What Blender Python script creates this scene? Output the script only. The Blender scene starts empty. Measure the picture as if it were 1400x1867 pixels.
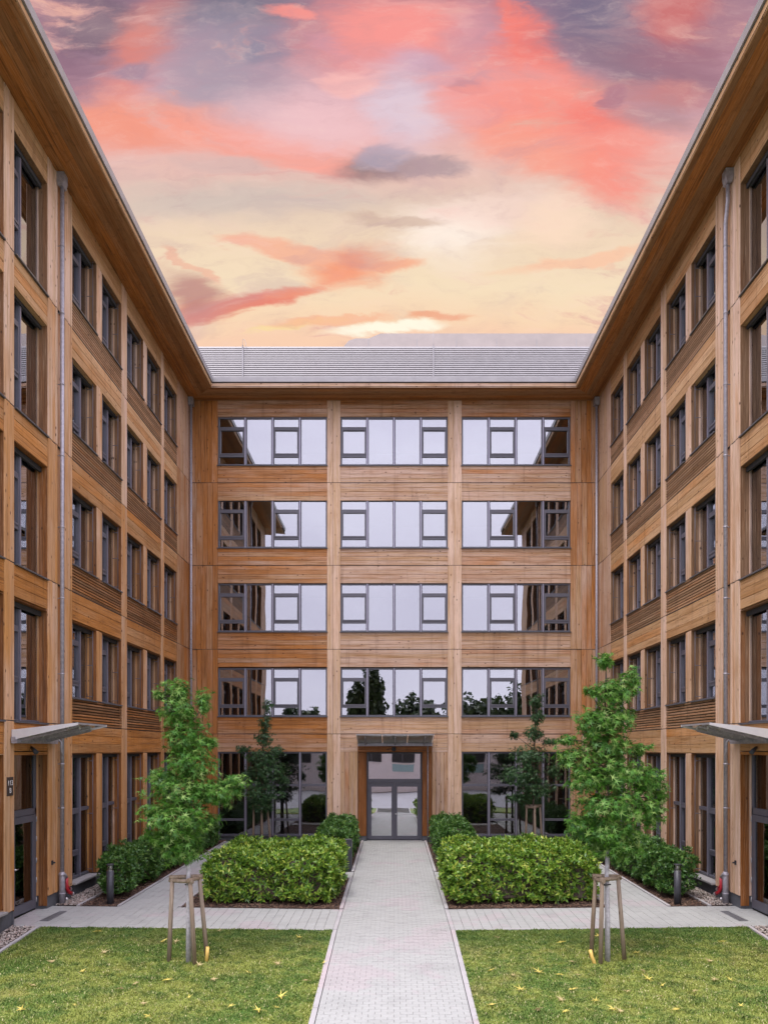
import bpy, math, random
import numpy as np
from mathutils import Vector, Matrix
random.seed(7); rng = np.random.default_rng(7)
R = math.radians
scn = bpy.context.scene
C = scn.collection

# ------------------------------------------------------------------ camera
cam = bpy.data.cameras.new('camera'); camo = bpy.data.objects.new('camera', cam); C.objects.link(camo)
F = 1400.0; PX, PY = 718.0, 1366.0; EYE = 3.62
cam.sensor_fit = 'VERTICAL'; cam.sensor_height = 36; cam.lens = 36*F/1867
cam.shift_x = -(PX-700)/1867; cam.shift_y = (PY-933.5)/1867
cam.clip_start = .1; cam.clip_end = 3000
camo.location = (0, 0, EYE); camo.rotation_euler = (R(90), 0, 0)
scn.camera = camo
scn.view_settings.view_transform = 'Standard'; scn.view_settings.look = 'None'
scn.view_settings.gamma = 1; scn.view_settings.use_curve_mapping = False
EXPO = 0.47
scn.view_settings.exposure = EXPO
scn.cycles.max_bounces = 8; scn.cycles.transparent_max_bounces = 16
scn.cycles.diffuse_bounces = 4; scn.cycles.glossy_bounces = 4
scn.cycles.sample_clamp_indirect = 6

def s2l(c):
    return tuple(((v/255+.055)/1.055)**2.4 if v/255 > .04045 else v/255/12.92 for v in c)

# ------------------------------------------------------------------ node helper
class NT:
    def __init__(s, tree): s.t = tree; s.n = tree.nodes; s.l = tree.links
    def node(s, typ, ins=None, **kw):
        n = s.n.new(typ)
        for k, v in kw.items(): setattr(n, k, v)
        for k, v in (ins or {}).items():
            sock = n.inputs[k]
            if hasattr(v, 'is_output') or isinstance(v, bpy.types.NodeSocket): s.l.new(v, sock)
            else: sock.default_value = v
        return n
    def math(s, op, a, b=None, c=None, clamp=False):
        ins = {0: a}
        if b is not None: ins[1] = b
        if c is not None: ins[2] = c
        n = s.node('ShaderNodeMath', ins, operation=op); n.use_clamp = clamp
        return n.outputs[0]
    def vmath(s, op, a, b=None):
        ins = {0: a}
        if b is not None: ins[1] = b
        return s.node('ShaderNodeVectorMath', ins, operation=op).outputs[0]
    def mix(s, fac, a, b, blend='MIX'):
        n = s.n.new('ShaderNodeMix'); n.data_type = 'RGBA'; n.blend_type = blend
        for i, v in ((0, fac), (6, a), (7, b)):
            if isinstance(v, bpy.types.NodeSocket): s.l.new(v, n.inputs[i])
            else: n.inputs[i].default_value = v if i == 0 else (*v, 1)
        return n.outputs[2]
    def ramp(s, fac, stops, interp='LINEAR'):
        n = s.node('ShaderNodeValToRGB', {0: fac}); cr = n.color_ramp; cr.interpolation = interp
        while len(cr.elements) > 1: cr.elements.remove(cr.elements[-1])
        cr.elements[0].position = stops[0][0]
        for i, (p, c) in enumerate(stops):
            e = cr.elements[0] if i == 0 else cr.elements.new(p)
            e.color = (*c, 1) if hasattr(c, '__len__') else (c, c, c, 1)
        return n.outputs[0]
    def noise(s, vec, scale, detail=4, rough=.5, dist=0., out=0):
        return s.node('ShaderNodeTexNoise', {'Vector': vec, 'Scale': scale, 'Detail': detail, 'Roughness': rough, 'Distortion': dist}).outputs[out]
    def smooth(s, v, a, b):
        n = s.node('ShaderNodeMapRange', {0: v, 1: a, 2: b, 3: 0., 4: 1.}, interpolation_type='SMOOTHSTEP')
        return n.outputs[0]

# ------------------------------------------------------------------ sky
SUN_EL, SUN_ROT = R(68), R(215)
w = bpy.data.worlds.new('World'); scn.world = w; w.use_nodes = True
T = NT(w.node_tree); T.n.clear()
tc = T.node('ShaderNodeTexCoord').outputs['Generated']
d = T.vmath('NORMALIZE', tc)
sep = T.node('ShaderNodeSeparateXYZ', {0: d}); dx, dy, dz = sep.outputs
yy = T.math('MAXIMUM', dy, .22)
u = T.math('DIVIDE', dx, yy); v = T.math('DIVIDE', dz, yy)
uv = T.node('ShaderNodeCombineXYZ', {0: u, 1: v, 2: 0.}).outputs[0]
st = T.node('ShaderNodeMapping', {'Vector': uv, 'Scale': (3.2, 7.5, 1)}).outputs[0]
n1 = T.noise(st, 1.0, 7, .58, .4, out=1)
n2 = T.noise(T.node('ShaderNodeMapping', {'Vector': uv, 'Scale': (12, 34, 1), 'Location': (3, 1, 0)}).outputs[0], 1.0, 6, .6, .6, out=1)
def cen(c, amp):
    a = T.vmath('SUBTRACT', c, (.5, .5, .5))
    return T.vmath('MULTIPLY', a, amp)
duv = T.vmath('ADD', uv, cen(n1, (.17, .085, 0)))
duv = T.vmath('ADD', duv, cen(n2, (.055, .022, 0)))
dv = T.node('ShaderNodeSeparateXYZ', {0: duv}).outputs[1]
def vy(py): return (PY-py)/F
stops = [(620, (249, 206, 172)), (585, (249, 214, 176)), (520, (246, 222, 186)), (430, (240, 213, 182)), (370, (226, 200, 180)),
         (320, (232, 190, 176)), (250, (232, 176, 170)), (170, (222, 172, 178)), (90, (190, 142, 152)), (0, (158, 120, 136)), (-200, (140, 118, 138))]
lo, hi = vy(640), vy(-220)
col = T.ramp(T.math('DIVIDE', T.math('SUBTRACT', dv, lo), hi-lo), [((vy(p)-lo)/(hi-lo), s2l(c)) for p, c in stops])
st2 = T.node('ShaderNodeMapping', {'Vector': duv, 'Scale': (4, 11, 1), 'Location': (5, 2, 0)}).outputs[0]
m1 = T.noise(st2, 1.0, 8, .62, .8)
m2 = T.noise(T.node('ShaderNodeMapping', {'Vector': duv, 'Scale': (7, 24, 1), 'Location': (1, 7, 0)}).outputs[0], 1.0, 8, .62, .5)
BL = [ # px, py, rx, ry, rot, colour, strength
 (120, 90, 90, 130, 0, (146, 106, 122), .92), (170, 40, 90, 75, 0, (122, 98, 112), .95), (262, 95, 52, 120, -30, (228, 128, 106), .9),
 (450, 25, 140, 60, 0, (120, 114, 130), .97), (430, 120, 150, 80, 0, (166, 150, 164), .8), (440, 175, 110, 45, 0, (172, 156, 168), .7),
 (240, 145, 55, 20, 0, (160, 138, 156), .8), (545, 85, 48, 26, 0, (136, 134, 154), .95), (616, 52, 22, 30, 0, (124, 124, 146), .9),
 (640, 85, 50, 16, -30, (170, 150, 175), .7), (565, 22, 48, 18, 0, (246, 146, 134), .9), (740, 60, 150, 75, 0, (254, 152, 140), .9),
 (250, 238, 210, 42, 0, (244, 152, 124), .95), (490, 262, 170, 28, -12, (248, 156, 134), .85), (610, 302, 100, 14, -4, (250, 164, 146), .85),
 (590, 205, 130, 60, 0, (242, 196, 198), .8), (745, 200, 60, 80, 0, (222, 202, 214), .85), (660, 150, 60, 22, 0, (250, 186, 178), .8),
 (790, 120, 70, 26, -15, (204, 168, 186), .75), (876, 168, 34, 20, -20, (150, 128, 150), .9), (900, 70, 60, 50, 0, (212, 150, 160), .7),
 (955, 45, 16, 90, 10, (255, 132, 112), .95), (1000, 95, 32, 90, 38, (255, 130, 112), .95), (960, 110, 45, 32, 0, (240, 124, 112), .8),
 (950, 200, 120, 60, -15, (252, 158, 146), .85), (1060, 230, 170, 75, -20, (249, 146, 128), .9), (1110, 228, 60, 32, -10, (244, 122, 106), .7),
 (1130, 335, 70, 50, -10, (250, 140, 122), .9), (1000, 290, 120, 45, -20, (250, 158, 132), .8),
 (1130, 50, 150, 80, -20, (118, 106, 128), .97), (1195, 135, 130, 60, -10, (146, 114, 128), .92), (1260, 60, 90, 100, 0, (166, 110, 122), .8),
 (1235, 25, 55, 45, -20, (208, 110, 102), .85), (1215, 180, 60, 26, 0, (206, 132, 128), .8), (1210, 220, 70, 26, 0, (178, 138, 142), .8), (1130, 190, 25, 20, 0, (176, 118, 130), .8),
 (665, 302, 66, 25, -3, (142, 120, 120), .92), (780, 312, 90, 18, 0, (176, 150, 152), .85), (680, 285, 60, 22, 0, (180, 166, 182), .7),
 (450, 365, 190, 32, 0, (208, 190, 178), .8), (420, 300, 90, 16, 0, (212, 180, 172), .6), (830, 425, 100, 50, 0, (255, 238, 222), .95), (900, 380, 120, 30, 5, (250, 216, 202), .6),
 (1015, 405, 60, 35, 20, (255, 222, 194), .7), (700, 405, 110, 12, -2, (214, 184, 162), .8),
 (655, 488, 80, 34, 4, (246, 154, 112), .97), (540, 462, 100, 20, -12, (246, 180, 146), .9), (740, 488, 60, 12, 0, (248, 170, 130), .85),
 (470, 556, 130, 16, 12, (232, 124, 98), .97), (390, 560, 90, 22, 0, (228, 140, 112), .85), (350, 530, 60, 26, -30, (190, 130, 118), .85), (540, 535, 60, 14, 10, (240, 150, 116), .8),
 (1060, 470, 130, 12, 8, (250, 196, 160), .8), (350, 480, 50, 10, -40, (240, 180, 150), .7),
 (725, 606, 90, 12, 3, (255, 250, 226), .95), (800, 582, 60, 9, 4, (240, 168, 128), .9), (560, 598, 70, 6, 8, (250, 224, 150), .6), (620, 590, 90, 8, 4, (248, 180, 140), .7),
]
def blobs(col, lst):
    for px, py, rx, ry, rot, c, k in lst:
        cx, cy = (px-PX-14)/F, vy(py)
        mp = T.n.new('ShaderNodeMapping'); mp.vector_type = 'TEXTURE'
        T.l.new(duv, mp.inputs[0])
        mp.inputs['Location'].default_value = (cx, cy, 0); mp.inputs['Rotation'].default_value = (0, 0, R(rot))
        mp.inputs['Scale'].default_value = (rx*(1.5 if ry < 24 else 1.75)/F, ry*(1.5 if ry < 24 else 1.75)/F, 1)
        g = T.node('ShaderNodeTexGradient', {0: mp.outputs[0]}, gradient_type='SPHERICAL').outputs[1]
        g = T.smooth(T.math('ADD', g, T.math('ADD', T.math('MULTIPLY', T.math('SUBTRACT', m2, .5), .55), T.math('MULTIPLY', T.math('SUBTRACT', m1, .5), .5))), .10 if ry < 24 else .04, .62 if ry < 24 else .85)
        col = T.mix(T.math('MULTIPLY', g, k), col, s2l(c))
    return col
col = blobs(col, BL[:57])
m3 = T.noise(T.node('ShaderNodeMapping', {'Vector': duv, 'Scale': (13, 42, 1), 'Location': (2, 4, 0)}).outputs[0], 1.0, 9, .72, .15)
hl = T.smooth(m1, .5, .72); dk = T.smooth(m1, .5, .3)
col = T.mix(T.math('MULTIPLY', hl, .20), col, s2l((255, 214, 204)))
col = T.mix(T.math('MULTIPLY', dk, .30), col, s2l((176, 140, 156)))
col = T.mix(T.math('MULTIPLY', T.smooth(m2, .55, .75), .16), col, s2l((255, 190, 168)))
col = blobs(col, BL[57:])
col = T.mix(T.math('MULTIPLY', T.smooth(m3, .5, .78), .24), col, s2l((255, 222, 206)))
col = T.mix(T.math('MULTIPLY', T.smooth(m3, .5, .24), .24), col, s2l((178, 138, 140)))
front = T.mix(1.0, col, (1/2**EXPO,)*3, 'MULTIPLY')
# the pale overcast that the windows mirror, on the far side of the sky
rn = T.noise(T.node('ShaderNodeMapping', {'Vector': d, 'Scale': (2, 2, 5)}).outputs[0], 1.0, 5, .55)
rear = T.mix(T.smooth(rn, .3, .75), (1.20, 1.12, 1.38), (1.53, 1.45, 1.70))
rear = T.mix(1.0, rear, T.ramp(dz, [(0., .80), (.35, .92), (.75, 1.5), (1., 1.75)]), 'MULTIPLY')
f = T.smooth(T.math('ADD', dy, T.math('MULTIPLY', T.math('SUBTRACT', rn, .5), .25)), .62, .12)
f = T.math('MULTIPLY', f, 1.0)
allc = T.mix(f, front, rear)
sky = T.node('ShaderNodeTexSky', sky_type='NISHITA', sun_disc=False, sun_elevation=SUN_EL, sun_rotation=SUN_ROT)
b1 = T.node('ShaderNodeBackground', {0: sky.outputs[0], 1: 0.008})
b2 = T.node('ShaderNodeBackground', {0: allc, 1: 1.0})
ad = T.node('ShaderNodeAddShader', {0: b1.outputs[0], 1: b2.outputs[0]})
T.node('ShaderNodeOutputWorld', {0: ad.outputs[0]})
w.cycles.sampling_method = 'MANUAL'; w.cycles.sample_map_resolution = 512

sun = bpy.data.lights.new('sun', 'SUN'); sun.energy = 1.5; sun.angle = R(22); sun.color = (1, .95, .88)
suno = bpy.data.objects.new('sun', sun); C.objects.link(suno)
sd = Vector((math.sin(SUN_ROT)*math.cos(SUN_EL), math.cos(SUN_ROT)*math.cos(SUN_EL), math.sin(SUN_EL)))
suno.rotation_euler = sd.to_track_quat('Z', 'Y').to_euler()

# ------------------------------------------------------------------ materials
def mat(name):
    m = bpy.data.materials.new(name); m.use_nodes = True; t = NT(m.node_tree); t.n.clear(); return m, t
def out(t, sh): t.node('ShaderNodeOutputMaterial', {0: sh})
def bsdf(t, **k):
    ins = {}
    for a, b in k.items():
        ins[a.replace('_', ' ')] = (*b, 1) if (isinstance(b, tuple) and len(b) == 3) else b
    return t.node('ShaderNodeBsdfPrincipled', ins)
def bump(t, h, strength=.3, dist=.01):
    return t.node('ShaderNodeBump', {'Strength': strength, 'Distance': dist, 'Height': h}).outputs[0]

def wood(name, axis, light=(.62, .415, .235), pink=(.60, .43, .325), orange=(.47, .185, .042), dark=(.10, .038, .012), darkness=0., knots=True, rough=.6, vary=.26):
    m, t = mat(name)
    co = t.node('ShaderNodeTexCoord').outputs['Object']
    rnd = t.node('ShaderNodeObjectInfo').outputs['Random']
    isl = t.node('ShaderNodeNewGeometry').outputs['Random Per Island']
    r2 = t.math('FRACT', t.math('ADD', t.math('MULTIPLY', rnd, 7.31), t.math('MULTIPLY', isl, 3.7)))
    off = t.node('ShaderNodeCombineXYZ', {0: t.math('MULTIPLY', rnd, 37.), 1: t.math('MULTIPLY', r2, 53.), 2: t.math('MULTIPLY', r2, 29.)}).outputs[0]
    p = t.vmath('ADD', co, off)
    def sc(a, b):
        s = [b, b, b]; s['xyz'.index(axis)] = a
        return t.node('ShaderNodeMapping', {'Vector': p, 'Scale': tuple(s)}).outputs[0]
    g1 = t.noise(sc(.45, 17), 1, 7, .68, .3)
    g2 = t.noise(sc(1.6, 75), 1, 4, .65, .2)
    g3 = t.noise(sc(.35, 1.2), 1, 4, .55, .4)
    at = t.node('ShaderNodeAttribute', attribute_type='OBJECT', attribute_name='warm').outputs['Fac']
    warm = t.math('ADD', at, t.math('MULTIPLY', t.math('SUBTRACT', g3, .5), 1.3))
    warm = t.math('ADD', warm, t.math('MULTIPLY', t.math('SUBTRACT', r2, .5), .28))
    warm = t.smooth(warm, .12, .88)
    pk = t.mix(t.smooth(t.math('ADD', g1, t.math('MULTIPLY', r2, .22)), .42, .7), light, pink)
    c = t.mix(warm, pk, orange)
    c = t.mix(t.math('MULTIPLY', t.smooth(g1, .52, .30), t.math('ADD', .50, t.math('MULTIPLY', warm, .25))), c, dark)
    c = t.mix(t.math('MULTIPLY', t.smooth(g2, .5, .3), .6), c, dark)
    c = t.mix(t.math('MULTIPLY', t.smooth(g2, .53, .75), .35), c, (.78, .58, .40))
    c = t.mix(t.math('MULTIPLY', t.math('SUBTRACT', 1., r2), vary), c, dark)
    h = g2
    if knots:
        vn = t.node('ShaderNodeTexVoronoi', {'Vector': sc(3.2, 6.5), 'Scale': 1.0, 'Randomness': 1.0})
        vr = t.node('ShaderNodeSeparateColor', {0: vn.outputs['Color']}).outputs[0]
        kn = t.math('MULTIPLY', t.smooth(vn.outputs['Distance'], .17, .06), t.math('GREATER_THAN', vr, .35))
        c = t.mix(t.math('MULTIPLY', kn, .85), c, (.05, .02, .008))
    wpos = t.node('ShaderNodeNewGeometry').outputs['Position']
    ws = t.noise(t.node('ShaderNodeMapping', {'Vector': wpos, 'Scale': (5, 5, .35)}).outputs[0], 1, 5, .6, .3)
    ww = t.noise(t.node('ShaderNodeMapping', {'Vector': wpos, 'Scale': (.5, .5, .7)}).outputs[0], 1, 4, .6, .3)
    c = t.mix(t.math('MULTIPLY', t.smooth(ws, .52, .76), .36), c, dark)
    c = t.mix(t.math('MULTIPLY', t.smooth(ww, .48, .68), .24), c, tuple(.55*a_+.45*b_ for a_, b_ in zip(dark, orange)))
    if darkness: c = t.mix(darkness, c, dark)
    b = bsdf(t, Base_Color=c, Roughness=rough)
    b.inputs['Specular IOR Level'].default_value = .25
    t.l.new(bump(t, h, .25, .006), b.inputs['Normal'])
    out(t, b.outputs[0]); return m
WP = wood('timber_post', 'z', light=(.78, .55, .34), pink=(.74, .55, .42), orange=(.56, .27, .08), dark=(.20, .09, .035))
WX, WY, WZ = wood('timber_grain_x', 'x', light=(.66, .42, .22)), wood('timber_grain_y', 'y', light=(.68, .41, .175), pink=(.64, .41, .22), orange=(.52, .215, .048), vary=.38), wood('timber_grain_z', 'z', light=(.66, .42, .21))
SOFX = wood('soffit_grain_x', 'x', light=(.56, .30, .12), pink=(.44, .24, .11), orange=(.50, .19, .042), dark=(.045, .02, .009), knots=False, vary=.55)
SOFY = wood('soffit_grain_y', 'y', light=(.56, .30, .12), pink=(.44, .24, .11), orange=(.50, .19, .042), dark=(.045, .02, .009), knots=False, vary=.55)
REVEAL = wood('timber_reveal', 'z', light=(.27, .155, .075), pink=(.24, .14, .075), orange=(.28, .10, .022), dark=(.045, .018, .008))  # less bleached timber, darkened further so the colour carries recess shade
REVX = wood('timber_reveal_shaded_x', 'x', light=(.27, .155, .075), pink=(.24, .14, .075), orange=(.28, .10, .022), dark=(.045, .018, .008))  # same shade-darkened timber with its grain along x
SLAT = wood('slat_grain_y', 'y', light=(.58, .35, .17), pink=(.50, .31, .18), orange=(.42, .175, .05), dark=(.04, .017, .008), vary=.6)
STAKE = wood('weathered_stake_wood', 'z', light=(.30, .22, .14), pink=(.30, .24, .18), orange=(.22, .14, .07), dark=(.07, .05, .03))

def simple(name, col, rough=.5, metal=0., var=.15, scale=8, bumps=.1, spec=.5, dirt=None):
    m, t = mat(name)
    co = t.node('ShaderNodeTexCoord').outputs['Object']
    n = t.noise(co, scale, 6, .6); n2 = t.noise(co, scale*.13, 4, .6)
    c = t.mix(t.smooth(n, .3, .75), tuple(v*(1-var) for v in col), tuple(min(1, v*(1+var)) for v in col))
    c = t.mix(t.math('MULTIPLY', t.smooth(n2, .45, .75), .35), c, dirt or tuple(v*.7 for v in col))
    b = bsdf(t, Base_Color=c, Roughness=t.math('ADD', rough-.08, t.math('MULTIPLY', n, .16)), Metallic=metal)
    b.inputs['Specular IOR Level'].default_value = spec
    if bumps: t.l.new(bump(t, n, bumps, .01), b.inputs['Normal'])
    out(t, b.outputs[0]); return m
FRAME = simple('anthracite_window_frame', (.10, .10, .12), .42, 0, .06, 5, 0)
SILLM = simple('sill_metal', (.10, .105, .115), .35, .3, .1, 5, 0)
RAIL = simple('mullion_metal', (.34, .33, .40), .35, .6, .06, 5, 0)
PLINTH = simple('plinth_concrete', (.095, .10, .11), .8, 0, .15, 9, .2)
ZINC = simple('galvanised_zinc', (.36, .35, .38), .5, .4, .18, 14, .05, dirt=(.3, .28, .3))
LMET = simple('light_grey_metal', (.37, .36, .36), .45, .25, .08, 3, 0)
PLATE = simple('pale_canopy_plate', (.60, .59, .58), .45, .1, .06, 3, 0)
ROOFM = simple('roof_metal', (.31, .30, .30), .5, .1, .07, 3, 0, dirt=(.29, .255, .255))
PLANTM = simple('pale_plant_housing', (.40, .35, .32), .6, 0, .06, 2, 0)
CONC = simple('sandstone_sill', (.30, .29, .28), .8, 0, .12, 20, .15)
TURQ = simple('pale_turquoise_panel', (.30, .46, .50), .5, 0, .05, 3, 0)
WHITE = simple('white_render', (.72, .70, .74), .8, 0, .05, 3, .05)
BOLL = simple('bollard_graphite', (.045, .047, .055), .45, .1, .1, 20, .03)
STEEL = simple('brushed_steel', (.62, .62, .62), .3, .9, .05, 20, 0)
REDP = simple('red_pipe_paint', (.42, .02, .03), .35, 0, .1, 10, 0)
YEL = simple('yellow_plastic_pipe', (.70, .48, .12), .5, 0, .15, 12, .05)
SIGN = simple('sign_plate', (.055, .04, .035), .5, 0, .05, 5, 0)
LETTER = simple('sign_letters', (.7, .68, .66), .5, 0, .02, 5, 0)
INTER = simple('interior_plaster', (.30, .29, .28), .9, 0, .05, 2, 0)
INTFL = simple('interior_floor', (.22, .21, .22), .35, 0, .1, 2, 0)
BLIND = simple('blind_slats', (.55, .56, .58), .5, 0, .03, 2, 0)
TRUNK = simple('pale_bark', (.42, .41, .42), .8, 0, .25, 18, .5, dirt=(.2, .18, .16))
BARK = simple('dark_bark', (.10, .075, .055), .85, 0, .3, 18, .6)
GRATE = simple('grate_metal', (.24, .245, .25), .5, .5, .1, 9, .1)
DARK = simple('dark_gap', (.03, .03, .032), .8, 0, .1, 9, 0)
BSTRAP = simple('tree_strap', (.02, .02, .02), .7, 0, .1, 9, 0)
ASPH = simple('asphalt', (.06, .06, .062), .9, 0, .25, 30, .3)

def glass(name, base=.29, tint=(.62, .66, .66)):
    m, t = mat(name)
    co = t.node('ShaderNodeTexCoord').outputs['Object']
    rnd = t.node('ShaderNodeObjectInfo').outputs['Random']
    o = t.node('ShaderNodeCombineXYZ', {0: t.math('MULTIPLY', rnd, 31.), 1: 0., 2: t.math('MULTIPLY', rnd, 17.)}).outputs[0]
    n = t.noise(t.vmath('ADD', co, o), .55, 1, .4)
    nm = bump(t, n, .11, .05)
    fr = t.node('ShaderNodeFresnel', {'IOR': 1.5}).outputs[0]
    fac = t.math('ADD', base, t.math('MULTIPLY', fr, 1-base), clamp=True)
    g = t.node('ShaderNodeBsdfGlossy', {'Color': (.95, .96, 1, 1), 'Roughness': 0.0, 'Normal': nm})
    tr = t.node('ShaderNodeBsdfTransparent', {'Color': (*tint, 1)})
    mx = t.node('ShaderNodeMixShader', {0: fac, 1: tr.outputs[0], 2: g.outputs[0]})
    out(t, mx.outputs[0]); return m
GLASS = glass('window_glass')
GLASSG = glass('ground_floor_glass', .15)
GLASSW = glass('wing_window_glass', .42)
GLASSC = glass('clear_lamp_glass', .04, (.93, .94, .94))
GLASSD = glass('entrance_door_glass', .48)
def frosted():
    m, t = mat('canopy_glass')
    b = t.node('ShaderNodeBsdfDiffuse', {'Color': (.46, .45, .44, 1)})
    tr = t.node('ShaderNodeBsdfTransparent', {'Color': (.82, .86, .84, 1)})
    g = t.node('ShaderNodeBsdfGlossy', {'Color': (.9, .9, .9, 1), 'Roughness': .03})
    fr = t.node('ShaderNodeFresnel', {'IOR': 1.5}).outputs[0]
    m1_ = t.node('ShaderNodeMixShader', {0: .8, 1: tr.outputs[0], 2: b.outputs[0]})
    m2_ = t.node('ShaderNodeMixShader', {0: t.math('ADD', .08, t.math('MULTIPLY', fr, .9), clamp=True), 1: m1_.outputs[0], 2: g.outputs[0]})
    out(t, m2_.outputs[0]); return m
CANG = frosted()

def leafmat(name, cols, trans=.3, rough=.45, yellow=None):
    m, t = mat(name)
    isl = t.node('ShaderNodeNewGeometry').outputs['Random Per Island']
    pos = t.node('ShaderNodeNewGeometry').outputs['Position']
    n = t.noise(pos, 2.2, 3, .6)
    fcol = t.math('ADD', t.math('MULTIPLY', isl, .7), t.math('MULTIPLY', n, .4))
    k = len(cols)
    c = t.ramp(fcol, [(.1+.85*i/(k-1), cc) for i, cc in enumerate(cols)])
    b = bsdf(t, Base_Color=c, Roughness=rough)
    b.inputs['Specular IOR Level'].default_value = .4
    tr = t.node('ShaderNodeBsdfTranslucent', {0: c})
    mx = t.node('ShaderNodeMixShader', {0: trans, 1: b.outputs[0], 2: tr.outputs[0]})
    out(t, mx.outputs[0]); return m
LEAF_T = leafmat('tree_leaf', [(.022, .085, .012), (.06, .19, .02), (.11, .27, .03), (.30, .42, .12)], .35)
LEAF_TD = leafmat('dark_tree_leaf', [(.014, .045, .018), (.03, .085, .028), (.05, .13, .04), (.10, .18, .07)])
LEAF_H = leafmat('laurel_leaf', [(.014, .048, .008), (.07, .17, .018), (.15, .29, .03), (.24, .38, .045), (.44, .48, .08)], .22, .32)
LEAF_HD = leafmat('dark_laurel_leaf', [(.016, .055, .012), (.045, .13, .022), (.08, .19, .035), (.18, .30, .06)], .22, .35)
LEAF_R = leafmat('rear_tree_leaf', [(.012, .03, .008), (.03, .06, .015), (.05, .08, .02)], .2)
FALLEN = leafmat('fallen_leaf_yellow', [(.62, .46, .05), (.68, .58, .12), (.6, .5, .2)], .1, .6)
FALLENP = leafmat('fallen_leaf_pale', [(.40, .36, .14), (.5, .42, .2), (.42, .28, .13)], .1, .6)

def grassmat(name, blade):
    m, t = mat(name)
    g = t.node('ShaderNodeNewGeometry'); pos = g.outputs['Position']
    n = t.noise(pos, .55, 5, .6); n2 = t.noise(pos, 3.5, 5, .65); n3 = t.noise(t.vmath('ADD', pos, (40, 9, 0)), .8, 4, .6)
    a = t.smooth(t.math('ADD', n, t.math('MULTIPLY', t.math('SUBTRACT', n2, .5), .7)), .36, .6)
    c = t.mix(a, (.075, .22, .028), (.35, .41, .085))
    c = t.mix(t.math('MULTIPLY', t.smooth(n3, .54, .7), .7), c, (.38, .31, .13))
    c = t.mix(t.math('MULTIPLY', t.smooth(n2, .54, .36), .6), c, (.04, .11, .02))
    n5 = t.noise(t.vmath('ADD', pos, (7, 3, 0)), 2.1, 4, .7)
    c = t.mix(t.math('MULTIPLY', t.smooth(n5, .54, .68), .6), c, (.50, .48, .13))
    if blade:
        isl = g.outputs['Random Per Island']
        c = t.mix(t.math('MULTIPLY', isl, .6), c, (.46, .50, .15))
        c = t.mix(t.math('GREATER_THAN', isl, .95), c, (.70, .64, .34))
        c = t.mix(t.math('MULTIPLY', t.math('LESS_THAN', isl, .2), .6), c, (.04, .085, .015))
    back = t.smooth(t.math('ADD', t.node('ShaderNodeSeparateXYZ', {0: pos}).outputs[1], t.math('MULTIPLY', t.math('SUBTRACT', n, .5), 4.)), 14.6, 15.9)
    c = t.mix(t.math('MULTIPLY', back, .5), c, (.05, .15, .03))
    if not blade: c = t.mix(.55, c, (.05, .075, .02))
    b = bsdf(t, Base_Color=c, Roughness=.6); b.inputs['Specular IOR Level'].default_value = .25
    if blade:
        tr = t.node('ShaderNodeBsdfTranslucent', {0: c})
        mx = t.node('ShaderNodeMixShader', {0: .4, 1: b.outputs[0], 2: tr.outputs[0]}); out(t, mx.outputs[0])
    else:
        t.l.new(bump(t, t.noise(pos, 60, 4), .6, .02), b.inputs['Normal']); out(t, b.outputs[0])
    return m
GRASS, LAWN = grassmat('grass_blade', True), grassmat('lawn_soil', False)

def pavermat(name, base, pink):
    m, t = mat(name)
    g = t.node('ShaderNodeNewGeometry'); pos = g.outputs['Position']
    rnd = t.node('ShaderNodeObjectInfo').outputs['Random']
    r = t.math('FRACT', t.math('ADD', rnd, g.outputs['Random Per Island']))
    n = t.noise(pos, .5, 5, .62); n2 = t.noise(pos, 45, 4, .6); n3 = t.noise(t.vmath('ADD', pos, (9, 30, 2)), 1.7, 5, .65)
    c = t.mix(t.math('MULTIPLY', t.smooth(n, .54, .6), .75), base, pink)
    c = t.mix(t.math('MULTIPLY', r, .22), c, tuple(v*.72 for v in base))
    c = t.mix(t.math('MULTIPLY', t.smooth(n2, .4, .75), .25), c, tuple(v*.62 for v in base))
    c = t.mix(t.math('MULTIPLY', t.smooth(n3, .48, .7), .32), c, tuple(v*.62 for v in base))
    n4 = t.noise(t.vmath('ADD', pos, (3, 8, 2)), 7, 5, .7)
    c = t.mix(t.math('MULTIPLY', t.smooth(n4, .58, .72), .22), c, (.16, .155, .13))
    b = bsdf(t, Base_Color=c, Roughness=.8); b.inputs['Specular IOR Level'].default_value = .3
    t.l.new(bump(t, n2, .25, .004), b.inputs['Normal']); out(t, b.outputs[0]); return m
PAVE = pavermat('concrete_paver', (.375, .385, .36), (.40, .36, .355))
KERB = pavermat('concrete_kerb', (.42, .41, .40), (.46, .38, .38))
FORE = simple('forecourt_paving', (.27, .27, .275), .85, 0, .1, 4, .1)
SAND = simple('joint_sand', (.2, .195, .185), .95, 0, .25, 40, .3)

def chipmat(name, cols):
    m, t = mat(name); isl = t.node('ShaderNodeNewGeometry').outputs['Random Per Island']
    c = t.ramp(isl, [(i/(len(cols)-1), cc) for i, cc in enumerate(cols)])
    b = bsdf(t, Base_Color=c, Roughness=.85); out(t, b.outputs[0]); return m
CHIP = chipmat('bark_chip', [(.035, .018, .012), (.09, .045, .028), (.14, .08, .05), (.22, .14, .09)])
PEBB = chipmat('pebble', [(.22, .19, .16), (.42, .38, .33), (.55, .48, .42), (.35, .25, .2)])
SOIL = simple('mulch_soil', (.055, .034, .024), .95, 0, .4, 30, .5)

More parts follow.
